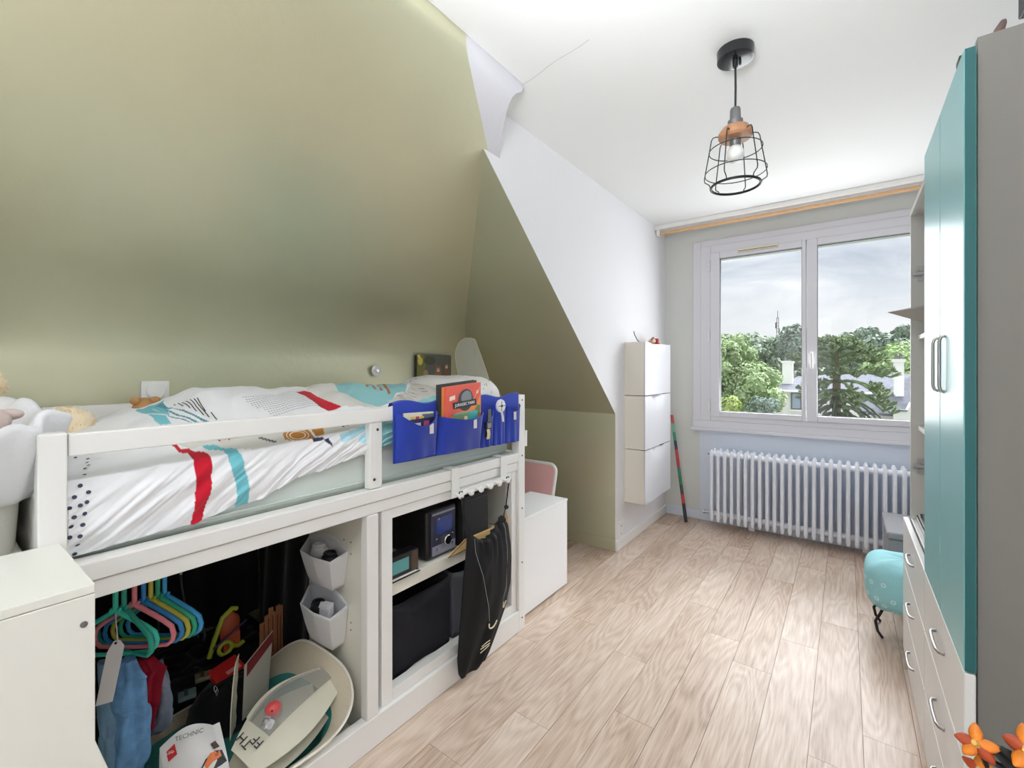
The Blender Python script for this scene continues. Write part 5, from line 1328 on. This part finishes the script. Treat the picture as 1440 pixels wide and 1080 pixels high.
FILM = mat('clear_film', rgb(190, 190, 184), .12, spec=.8, alpha=.35, bump=.8, bscale=30)
build('window_film', M().sheet(lambda u, v: tuple(Vector(bagf(.22+.78*u, .44+.52*v))+Vector((.004, .001, .006))), 26, 12, .0008), FILM, cbag, smooth=60)
def under(u, v): 
    q = Vector(bagf(u, v)); return (q.x-.012, q.y-.004, q.z-.05-.03*math.sin(PI*v))
build('underside', M().sheet(lambda u, v: under(u, v), 20, 8, .0015), CRP, cbag, smooth=60)
fu = (Vector(bagf(.10, .3))-Vector(bagf(.02, .3))); fv = Vector(bagf(.06, .8))-Vector(bagf(.06, .2))
for s_, uu, vv in (('TH', .10, .80), ('FF', .15, .55)):
    text('lettering', s_, .034, Vector(bagf(uu, vv))+Vector((.004, -.001, .005)), fv, -fu, DARK, cbag)
rb = thing('toy_ball', 'red ball seen through the clear window of cream bag', 'ball', (-1.405, .675, .175))
build('ball', M().ball((-1.408, .668, .205), .026, .026, .028, 20, 12), mat('coral_red', rgb(222, 84, 84), .4), rb, smooth=80)
build('valve', M().cyl((-1.388, .655, .222), (-1.386, .654, .2235), .003, n=8), DARK, rb)
sv = thing('foil_ball', 'crumpled silver foil ball next to the red ball in cream bag', 'foil', (-1.375, .635, .17))
build('ball', M().ball((-1.378, .638, .196), .019, .018, .018, 14, 9, .5, 30), mat('silver_foil', rgb(216, 216, 220), .3, .7), sv)
build('twist', M().tube([(-1.372, .632, .21), (-1.368, .628, .218), (-1.366, .626, .228)], [.006, .003, .005], 7), MATS['silver_foil'], sv)
# upright torn cream box behind it
tbx = thing('torn_carton', 'torn open cream carton with dark red inside behind the cream bag', 'carton', (-1.60, .70, .10))
c0 = Vector((-1.50, .585, .125)); eu = Vector((-.085, .060, .0)); 
jag = [(0, 0), (.25, .02), (.55, .0), (.62, .10), (.52, .22), (.60, .40), (.50, .52), (.62, .66), (.58, .84), (.66, 1.0), (.30, .98), (.22, .93), (.05, .70), (-.05, .35)]
build('near_side', M().prism([c0+eu*a+Vector((-.03*b, .02*b, .20*b)) for a, b in jag], Vector((-.0015, -.002, 0))), CRP, tbx)
c1 = Vector((-1.555, .640, .125))
build('far_side', M().prism([c1+Vector((-.10*a, .19*a, 0))+Vector((-.03*b, .02*b, .17*b)) for a, b in ((0, 0), (.55, 0), (.62, 1.12), (.30, 1.02), (0, .92))], Vector((.002, .001, 0))), mat('carton_inside', rgb(176, 172, 160), .8), tbx)
build('red_band', M().prism([c1+Vector((.003, .0015, 0))+Vector((-.10*a, .19*a, 0))+Vector((-.03*b, .02*b, .17*b)) for a, b in ((.04, .70), (.60, .92), (.62, 1.11), (.30, 1.01), (.04, .93))], Vector((.001, .0005, 0))), mat('carton_red', rgb(118, 34, 40), .8), tbx)
# white printed toy box leaning in front
lb = thing('toy_set_bag', 'white printed toy-set bag with red logo at the basket front', 'bag', (-1.45, .46, .06))
LBM = mat('glossy_white_print', rgb(226, 226, 226), .35, spec=.5)
ea, eb = Vector((-1.478, .405, .235)), Vector((-1.447, .535, .236))
dn_ = Vector((.115, -.008, -.125))
def lbf(u, v):
    p = ea.lerp(eb, u)+dn_*v
    top = .030*math.sin(PI*min(1, u*1.15))*(1-v)**2
    return tuple(p+Vector((.018*math.sin(PI*u)*math.sin(PI*min(1, v*.8+.1)), 0, top+.012*math.sin(PI*u)*math.sin(PI*v))))
build('front', M().sheet(lbf, 24, 20, .003), LBM, lb, smooth=60)
build('back', M().sheet(lambda u, v: tuple(Vector(lbf(u, v))+Vector((-.035*math.sin(PI*v*.9+.15), 0, -.035*math.sin(PI*v*.9+.15)))), 16, 12, .003), LBM, lb, smooth=60)
def onlb(pts, lift, col, nm):
    q = [Vector(lbf(u, v)) for u, v in pts]; c = sum(q, Vector())/len(q)
    n = (Vector(lbf(.55, .4))-Vector(lbf(.5, .4))).cross(Vector(lbf(.5, .45))-Vector(lbf(.5, .4))).normalized()
    if n.z < 0: n = -n
    m = M()
    m.prism([p+n*lift for p in q], n*.0006)
    return build(nm, m, mat('print_%d_%d_%d' % col, rgb(*col), .45), lb)
lbn = (Vector(lbf(.55, .2))-Vector(lbf(.5, .2))).cross(Vector(lbf(.5, .25))-Vector(lbf(.5, .2))).normalized()
LBU, LBV = Vector(lbf(.6, .2))-Vector(lbf(.4, .2)), Vector(lbf(.2, .1))-Vector(lbf(.2, .2))
onlb([(.06, .12), (.19, .10), (.20, .24), (.07, .26)], .0062, (196, 40, 44), 'logo_square')
text('logo_lettering', 'LEGO', .0085, Vector(lbf(.13, .18))+Vector((.006, -.001, .0068)), LBU, LBV, WHITE_LACQ, lb)
text('lettering', 'TECHNIC', .0150, Vector(lbf(.42, .12))+Vector((.006, -.001, .0085)), LBU, LBV, mat('grey_print', rgb(120, 120, 120), .5), lb)
for pts, col in (([(.42, .62), (.60, .46), (.80, .38), (.93, .40), (.98, .58), (.86, .60), (.70, .62), (.52, .78), (.36, .95), (.28, .95)], (40, 38, 40)), ([(.56, .52), (.70, .40), (.88, .38), (.90, .48), (.72, .52), (.60, .58)], (222, 120, 62)),
                 ([(.74, .28), (.84, .24), (.90, .34), (.78, .36)], (70, 52, 44)), ([(.60, .78), (.78, .68), (.92, .70), (.92, .76), (.74, .78)], (210, 214, 222)), ([(.78, .42), (.86, .42), (.84, .46), (.78, .46)], (180, 86, 46))):
    onlb(pts, .0060 if col[0] < 60 else .0067, col, 'print_vehicle')

# dark jumble at the back of the bay
jag2 = [(0, 0), (0, .145), (.018, .145), (.018, .165), (.034, .168), (.034, .19), (.052, .19), (.052, .168), (.062, .168), (.062, .186), (.078, .190), (.078, .182), (.088, .184), (.088, .09), (.09, 0)]
tw = thing('cardboard_tower', 'brown corrugated cardboard tower with notched top at the back', 'cardboard', (-1.81, .85, .03))
CB1 = mat('brown_cardboard', rgb(176, 116, 78), .8, var=.2, vscale=40, stretch=(1, 4, .3))
build('face', M().prism([(-1.80, .803+a, .130+z) for a, z in jag2], (-.010, .003, 0)), CB1, tw)
for y, z0, z1 in ((.818, .15, .27), (.834, .14, .285), (.850, .15, .29), (.868, .14, .285), (.880, .15, .28)): build('flute', M().box(-1.799, -1.7975, y, y+.003, z0, z1), mat('dark_cardboard', rgb(116, 72, 46), .85), tw)
build('base', M().box(-1.86, -1.79, .795, .90, .029, .130), CB1, tw)
bb2 = thing('black_bag', 'black soft bag with pale lettering at the back of bay', 'bag', (-1.70, .60, .03))
build('body', M().ball((-1.70, .655, .105), .10, .12, .082, 24, 14, .15), BLACKCLOTH, bb2, smooth=80)
text('lettering', 'LED', .030, (-1.675, .613, .178), (-.25, -.3, .95), (-.8, .55, .1), PAPER, bb2)
build('strap', M().tube([(-1.70, .56, .15), (-1.69, .62, .195), (-1.71, .70, .19), (-1.73, .75, .16)], .008, 8, flat=.4), BLACKCLOTH, bb2, smooth=60)
rx = thing('red_box', 'small flat red box with pale lettering on the black bag', 'box', (-1.79, .70, .18))
rm = mat('bright_red_card', rgb(206, 40, 40), .5)
build('box', M().slab((-1.70, .622, .175), (-.030, .10, .0), (-.06, -.01, .022), (.004, .0, .018)), rm, rx, bevel=.002)
build('marks', M().slab((-1.715, .660, .1945), (-.015, .05, 0), (-.014, -.002, .0052), (.0008, 0, .001)), mat('pale_red_print', rgb(232, 150, 140), .5), rx)
rob = thing('toy_craft', 'orange and lime plastic toy craft in the dark bay', 'toy', (-1.90, .72, .20))
LIME = mat('lime_plastic', rgb(176, 190, 60), .4); RST = mat('rust_plastic', rgb(190, 92, 60), .45)
build('hull', M().ball((-1.87, .725, .275), .022, .036, .060, 14, 10, .2).box(-1.885, -1.85, .70, .755, .20, .26), RST, rob, smooth=60)
build('wing', M().tube([(-1.86, .655, .20), (-1.86, .672, .26), (-1.865, .70, .325), (-1.87, .735, .345), (-1.875, .752, .335)], .009, 8), LIME, rob, smooth=60)
build('wheel', M().tube([(-1.84, .70+.022*math.cos(a), .222+.022*math.sin(a)) for a in [2*PI*k/14 for k in range(14)]], .007, 7, True).tube([(-1.84, .722, .222), (-1.84, .745, .21), (-1.845, .765, .215)], .008, 7), LIME, rob, smooth=60)
build('blade', M().slab((-1.835, .66, .238), (-.005, .115, .055), (0, -.003, .006), (.003, 0, 0)), mat('purple_plastic', rgb(88, 66, 110), .4), rob)
build('foot', M().box(-1.90, -1.83, .69, .78, .17, .20), DARK, rob)
dkc = thing('shade_crate', 'black crate and heap added to darken the bay back', 'crate', (-1.95, .55, .03))  # black crate and heap added to keep the rear of the bay dark
m = M().box(-2.12, -1.86, .215, .90, .029, .045).box(-2.12, -2.105, .215, .90, .045, .17).box(-1.875, -1.86, .215, .90, .045, .17).box(-2.105, -1.875, .215, .23, .045, .17).box(-2.105, -1.875, .885, .90, .045, .17)
build('walls', m, DARK, dkc, bevel=.003)
build('filling', M().grid(lambda u, v: (-2.104+.228*u, .231+.653*v, .145+.035*noise.noise(Vector((u*6, v*14, 2)))), 20, 40), BLACKCLOTH, dkc, smooth=80)
bkd = thing('shade_drape', 'black drape added as shade past the divider behind white tubs', 'coat', (-1.85, .87, .05))  # added black sheet standing in for the shade beyond the divider
build('body', M().sheet(lambda u, v: (-1.645-.45*u, .938-.012*math.sin(u*17+v*3), .04+.715*v), 40, 16, .010), BLACKCLOTH, bkd, smooth=80)
build('collar', M().tube([(-1.66, .925, .70), (-1.75, .920, .735), (-1.85, .922, .70)], .018, 8), BLACKCLOTH, bkd, smooth=60)
bkc = thing('shade_sheet', 'black sheet added as shade along the back of the bay', 'sheet', (-2.05, .55, .16))  # added black sheet in place of the deep shade behind the clothes
build('body', M().sheet(lambda u, v: (-2.10+.02*math.sin(u*24)*(1-.3*v)+.008*math.sin(v*9+u*7), .205+.735*u, .18+.575*v), 60, 20, .010), BLACKCLOTH, bkc, smooth=80)
build('zip', M().tube([(-2.06, .55+.01*math.sin(i), .20+.055*i) for i in range(10)], .003, 6), GREYMETAL, bkc, smooth=60)
# small scattered things
for lab, p, c, nm in (('small tan matchbox lying on the black bag', (-1.75, .575, .195), (120, 108, 86), 'match_box'), ('small grey-green plastic block beside the toy-set bag', (-1.66, .50, .215), (86, 104, 104), 'toy_block')):
    t = thing(nm, lab, 'toy', p)
    build('body', M().slab(p, (.012, .045, .0), (-.03, .008, .004), (0, 0, .014)), mat('small_%d' % c[0], rgb(*c), .6), t, bevel=.002)
    build('stripe', M().slab(Vector(p)+Vector((0, .016, .0141)), (.003, .010, .0), (-.03, .008, .004), (0, 0, .0008)), mat('small2_%d' % c[1], rgb(c[0]//2, c[1]//2, c[2]//2), .6), t)

# ------------------------------------------------------------ outside the window
import numpy as np
GRASS = mat('lawn_green', rgb(104, 110, 96), .9, var=.15, vscale=.6)
struct('ground_outside', M().box(-60, 60, 5.5, 110, -6.4, -6.0), GRASS)
def leaf_mat(name, c): return mat(name, rgb(*c), .75, spec=.2, var=.34, vscale=1.1)
BARK = mat('grey_bark', rgb(132, 120, 106), .9, var=.2, vscale=8)
rng = np.random.default_rng(11)
def leaves(blobs, n, size):
    w = np.array([b[3]*b[4]*b[5] for b in blobs])**.67; w /= w.sum()
    k = rng.choice(len(blobs), n, p=w); B = np.array(blobs)[k]
    d = rng.normal(size=(n, 3)); d /= np.linalg.norm(d, axis=1)[:, None]
    # tufts: pull directions towards a few bumps
    r = (.78+.30*rng.random(n)**.7)[:, None]
    p = B[:, :3]+d*B[:, 3:6]*r
    a = rng.normal(size=(n, 3)); a -= d*(a*d).sum(1)[:, None]*.5; a /= np.linalg.norm(a, axis=1)[:, None]
    b = np.cross(d, a); b /= np.linalg.norm(b, axis=1)[:, None]
    s = size*(.6+.8*rng.random((n, 1)))
    V = np.stack([p-a*s, p-b*s*.5+d*s*.2, p+a*s, p+b*s*.5+d*s*.2], 1).reshape(-1, 3)
    return [tuple(v) for v in V.tolist()], [(4*i, 4*i+1, 4*i+2, 4*i+3) for i in range(n)]
def tree(name, label, cat, blobs, n, size, m_, trunk, group=None, z0=-6.0):
    t = thing(name, label, cat, (trunk[0], trunk[1], z0), group)
    m = M(); m.add(*leaves(blobs, n, size))
    for x, y, z, a, b, c in blobs: m.ball((x, y, z), a*.80, b*.80, c*.80, 14, 9, .25, 9)
    build('crown', m, m_, t)
    zt = max(b[2] for b in blobs)
    build('trunk', M().tube([(trunk[0], trunk[1], z0), (trunk[0]+.1, trunk[1], (z0+zt)/2), (trunk[0], trunk[1], zt)], [trunk[2]*1.2, trunk[2], trunk[2]*.5], 8), BARK, t, smooth=60)
    return t
def clump(x, y, z, rx, rz, n, seed):
    r = random.Random(seed); out = [(x, y, z, rx*.72, rx*.6, rz*.8)]
    for i in range(n):
        a = 2*PI*i/n+r.random()*.6; q = r.uniform(.45, .8)
        out.append((x+rx*q*math.cos(a), y+rx*.5*math.sin(a), z+rz*r.uniform(-.5, .62), rx*r.uniform(.26, .42), rx*.32, rz*r.uniform(.24, .40)))
    return out
G1 = leaf_mat('leaf_mid_green', (158, 176, 132)); G2 = leaf_mat('leaf_bright_green', (170, 190, 138)); G3 = leaf_mat('leaf_grey_green', (158, 170, 152)); G4 = leaf_mat('leaf_dark_green', (140, 154, 138)); G5 = leaf_mat('leaf_yellow_green', (172, 186, 118)); G6 = leaf_mat('leaf_silver_green', (150, 164, 154))
FAR = 'trees on the hill beyond the houses'
far = [('broad mid-green tree on the skyline at the left window edge', (-9.2, 46, 2.6, 2.9, 2.4), G1), ('rounded grey-green tree on the skyline right of the left edge', (-6.9, 47, 2.6, 2.1, 2.5), G3), ('mid-green tree on skyline just below the mast', (-5.0, 46, 2.2, 2.3, 2.4), G1),
       ('dark conical conifer on the skyline behind the left chimney', (-3.7, 48, 3.2, 1.6, 2.5), G4), ('low green tree behind the window mullion', (-2.4, 46, 2.2, 2.1, 2.3), G1), ('grey-green tree on skyline right of the mullion', (-.6, 47, 2.1, 2.0, 2.3), G3),
       ('dark flat-topped pine on the skyline above monkey puzzle tree', (1.15, 48, 3.1, 1.5, 1.9), G4), ('dark green tree right of flat-topped pine', (2.6, 47, 2.2, 2.0, 2.2), G4), ('dark open-crowned pine at the skyline near the wardrobe', (3.7, 45, 3.3, 1.4, 1.6), G4)]
for i, (lab, (x, y, z, rx, rz), mm) in enumerate(far):
    k = (44.0, 50.0, 56.5, 44.0, 53.0, 47.0, 58.0, 44.0, 50.0)[i]/y; x, y, z, rx, rz = x*k, y*k, 1.25+(z-1.25)*k, rx*k, rz*k
    tree('skyline_tree', lab, 'tree', clump(x, y, z, rx, rz, 9, i), 2600, .20, mm, (x, y, .25), FAR)
tree('hedge_trees', 'band of dark trees behind the houses left of the chimney', 'trees', [q for i in range(9) for q in clump(-10+1.7*i, 41, -1.2+.25*(i % 3), 1.5, 2.5, 5, 40+i)], 9000, .20, G4, (-4, 41, .3))
tree('leafy_tree', 'bright green tree behind the right chimney near the wardrobe', 'tree', clump(2.92, 38.6, .84, 2.2, 2.6, 10, 60), 4600, .17, G2, (2.92, 38.6, .25), 'nearer garden trees')
tree('leafy_tree', 'large round mid-green tree low in the left pane', 'tree', clump(-4.4, 26.8, -.1, 1.85, 2.1, 12, 61), 7500, .11, G1, (-4.4, 26.8, .25), 'nearer garden trees')
tree('leafy_tree', 'tall mid-green tree at the left edge of the left pane', 'tree', clump(-5.9, 27, .6, 1.4, 2.6, 10, 64), 4200, .14, G1, (-5.9, 27, .25), 'nearer garden trees')
tree('leafy_shrub', 'bright yellow-green shrub at lower left of the left pane', 'shrub', clump(-4.55, 22, -.85, .95, 1.0, 9, 62), 3600, .10, G5, (-4.55, 22, .1), 'nearer garden trees')
tree('leafy_shrub', 'silvery grey-green shrub beside the white house wall', 'shrub', clump(-3.15, 23.5, -.75, .80, .85, 9, 63), 3000, .09, G6, (-3.15, 23.5, .1), 'nearer garden trees')
mast = thing('radio_mast', 'thin grey lattice mast rising above the skyline trees', 'mast', (-6.55, 62, -6))
build('mast_pole', M().cyl((-6.72, 62, -6), (-6.66, 62, 7.5), .04, n=6).cyl((-6.42, 62, -6), (-6.48, 62, 7.5), .04, n=6), GREYMETAL, mast)
build('lattice', M().tube([(-6.71 if i % 2 else -6.43, 62, 2+.36*i) for i in range(15)], .03, 5), GREYMETAL, mast)
build('antenna', M().box(-6.82, -6.70, 61.9, 62.1, 6.2, 6.9).box(-6.48, -6.34, 61.9, 62.1, 5.6, 6.2).cyl((-6.57, 62, 7.4), (-6.57, 62, 8.3), .035, n=6), GREYMETAL, mast)

RENDER = mat('house_render', rgb(236, 232, 230), .85, var=.02, vscale=2)
SLATE = mat('slate_roof', rgb(112, 113, 121), 1.0, spec=.02, var=.16, vscale=5, bump=.4, bscale=14)
CHIM = mat('chimney_render', rgb(240, 238, 234), .85)
WFR = mat('dark_window_frame', rgb(82, 88, 102), .5); PANE = mat('house_pane', rgb(150, 166, 190), .08, spec=.8)
def house_window(h, x0, x1, y, z0, z1, bars=1):
    w = build('window', M().box(x0, x1, y-.04, y+.02, z0, z0+.07).box(x0, x1, y-.04, y+.02, z1-.07, z1).box(x0, x0+.07, y-.04, y+.02, z0+.07, z1-.07).box(x1-.07, x1, y-.04, y+.02, z0+.07, z1-.07), WFR, h)
    for i in range(bars+1):
        a = x0+.07+(x1-x0-.14)*i/(bars+1); b = x0+.07+(x1-x0-.14)*(i+1)/(bars+1)
        build('pane', M().box(a+.02, b-.02, y-.02, y-.005, z0+.07, z1-.07), PANE, w)
        if i: build('mullion', M().box(a-.03, a+.03, y-.04, y+.02, z0+.07, z1-.07), WFR, w)
    build('window_sill', M().box(x0-.1, x1+.1, y-.14, y+.02, z0-.09, z0), CHIM, w)
ha = thing('house', 'white rendered house with hipped slate roof and left chimney', 'house', (-.5, 33, -6), 'houses across the street')
build('walls', M().box(-3.38, 4.0, 30.0, 36, -6, .06), RENDER, ha)
build('roof', M().add([(-3.62, 29.75, .03), (4.2, 29.75, .03), (4.2, 36.3, .03), (-3.62, 36.3, .03), (-2.1, 33, 1.02), (3.0, 33, 1.02), (-3.62, 29.75, -.03), (4.2, 29.75, -.03), (4.2, 36.3, -.03), (-3.62, 36.3, -.03)],
      [(0, 1, 5, 4), (1, 2, 5), (2, 3, 4, 5), (3, 0, 4), (6, 7, 1, 0), (7, 8, 2, 1), (8, 9, 3, 2), (9, 6, 0, 3), (9, 8, 7, 6)]), SLATE, ha)
build('gutter', M().cyl((-3.66, 29.70, .03), (4.2, 29.70, .03), .055, n=8).cyl((-3.44, 29.93, .0), (-3.40, 29.93, -6), .045, n=8), CHIM, ha)
chm = build('chimney', M().box(-3.05, -2.53, 31.0, 31.6, .0, 1.72).box(-3.10, -2.48, 30.95, 31.65, 1.66, 1.78), CHIM, ha)
build('chimney_pot', M().cyl((-2.90, 31.3, 1.78), (-2.90, 31.3, 2.0), .08, .06, 10).cyl((-2.68, 31.3, 1.78), (-2.68, 31.3, 2.05), .09, .07, 10), GREYMETAL, chm)
house_window(ha, -2.53, -1.55, 30.0, -1.0, -.03)
house_window(ha, .50, 1.72, 30.0, -1.0, -.02)
hb = thing('house', 'nearer house at right with sloping slate roof and white chimney', 'house', (2.4, 22, -6), 'houses across the street')
build('walls', M().box(.75, 4.6, 20.3, 25, -6, -.30), RENDER, hb)
build('roof', M().add([(.62, 20.0, -.24), (4.8, 20.0, -.34), (4.8, 25.4, -.3), (.62, 25.4, -.24), (2.15, 22.0, 1.22), (4.8, 22.0, 1.30), (.62, 20.0, -.32), (4.8, 20.0, -.42), (4.8, 25.4, -.38), (.62, 25.4, -.32)],
      [(0, 1, 5, 4), (1, 2, 5), (2, 3, 4, 5), (3, 0, 4), (6, 7, 1, 0), (7, 8, 2, 1), (8, 9, 3, 2), (9, 6, 0, 3), (9, 8, 7, 6)]), SLATE, hb)
ch2 = build('chimney', M().box(1.35, 1.62, 20.75, 21.1, .0, 1.58).box(1.31, 1.66, 20.71, 21.14, 1.52, 1.63), CHIM, hb)
build('chimney_pot', M().cyl((1.42, 20.9, 1.63), (1.42, 20.9, 1.80), .05, .04, 10).cyl((1.54, 20.9, 1.63), (1.54, 20.9, 1.83), .05, .04, 10), GREYMETAL, ch2)
dm_ = build('dormer', M().prism([(1.28, 19.7, -.5), (2.5, 19.7, -.5), (2.5, 19.7, .60), (1.72, 19.7, .12), (1.60, 19.7, -.12), (1.28, 19.7, -.12)], (0, 1.2, 0)), CHIM, hb)
build('dormer_trim', M().prism([(1.26, 19.66, -.13), (1.62, 19.66, -.13), (1.62, 19.66, -.08), (1.26, 19.66, -.08)], (0, .3, 0)), GREYMETAL, dm_)

# monkey puzzle tree: whorls of drooping scaly arms
mp_ = thing('monkey_puzzle', 'monkey puzzle tree with drooping arms in the right window pane', 'tree', (-.24, 17, -6))
build('trunk', M().tube([(-.24, 17, -6), (-.25, 17, -1), (-.235, 17, 1.0), (-.22, 17, 2.0)], [.16, .13, .10, .04], 10), BARK, mp_, smooth=60)
ARAU = leaf_mat('monkey_puzzle_scales', (122, 138, 100)); ARAU2 = leaf_mat('monkey_puzzle_dark', (104, 112, 94))
rr = random.Random(21)
def arm(path, r0, r1, spikes, sz):
    P = [Vector(p) for p in path]; n = len(P)
    m = M().tube(P, [r0+(r1-r0)*i/(n-1) for i in range(n)], 6)
    for s in range(spikes):
        f = rr.random()**.8*(n-1.001); i = int(f); p = P[i].lerp(P[i+1], f-i); d = (P[i+1]-P[i]).normalized()
        q = Vector((rr.gauss(0, 1), rr.gauss(0, 1), rr.gauss(0, 1))); q = (q-d*q.dot(d)).normalized()
        s1 = d.cross(q)*sz*.22
        m.add([p-s1, p+s1, p+(q*.75+d*.7)*sz], [(0, 1, 2)]); 
    return m
for lvl in range(13):
    z = 2.0-.235*lvl
    L = [.30, .58, .86, 1.08, 1.22, 1.30, 1.28, 1.15, .95, .75, .62, .58, .54][lvl]
    na = 12 if lvl < 9 else 9
    up = .26 if lvl < 4 else (.10 if lvl < 6 else -.02)
    m = M()
    for k in range(na):
        a = 2*PI*(k+.5*(lvl % 2))/na+rr.uniform(-.2, .2); ca, sa = math.cos(a), math.sin(a)
        l = L*rr.uniform(.8, 1.1)*(.62 if ca < -.2 and lvl > 3 else 1); dr = rr.uniform(.30, .60) if lvl >= 5 else rr.uniform(.02, .2)
        path = [(-.23+ca*l*t, 17+sa*l*t, z+up*l*math.sin(PI*t*.6)-dr*l*t**2.4+.05) for t in (.05, .25, .45, .65, .82, 1)]
        b = arm(path, .034, .022, 150, .085); m.add(b.v, b.f)
        if lvl < 7:
            for t_ in range(6):
                e = Vector(path[-1-(t_ % 2)]); d = Vector((ca+rr.uniform(-.7, .7), sa+rr.uniform(-.7, .7), rr.uniform(.1, .9))).normalized()
                q = arm([e, e+d*.12, e+d*.24], .030, .018, 70, .075); m.add(q.v, q.f)
    build('branch_whorl', m, ARAU if lvl < 7 else ARAU2, mp_)
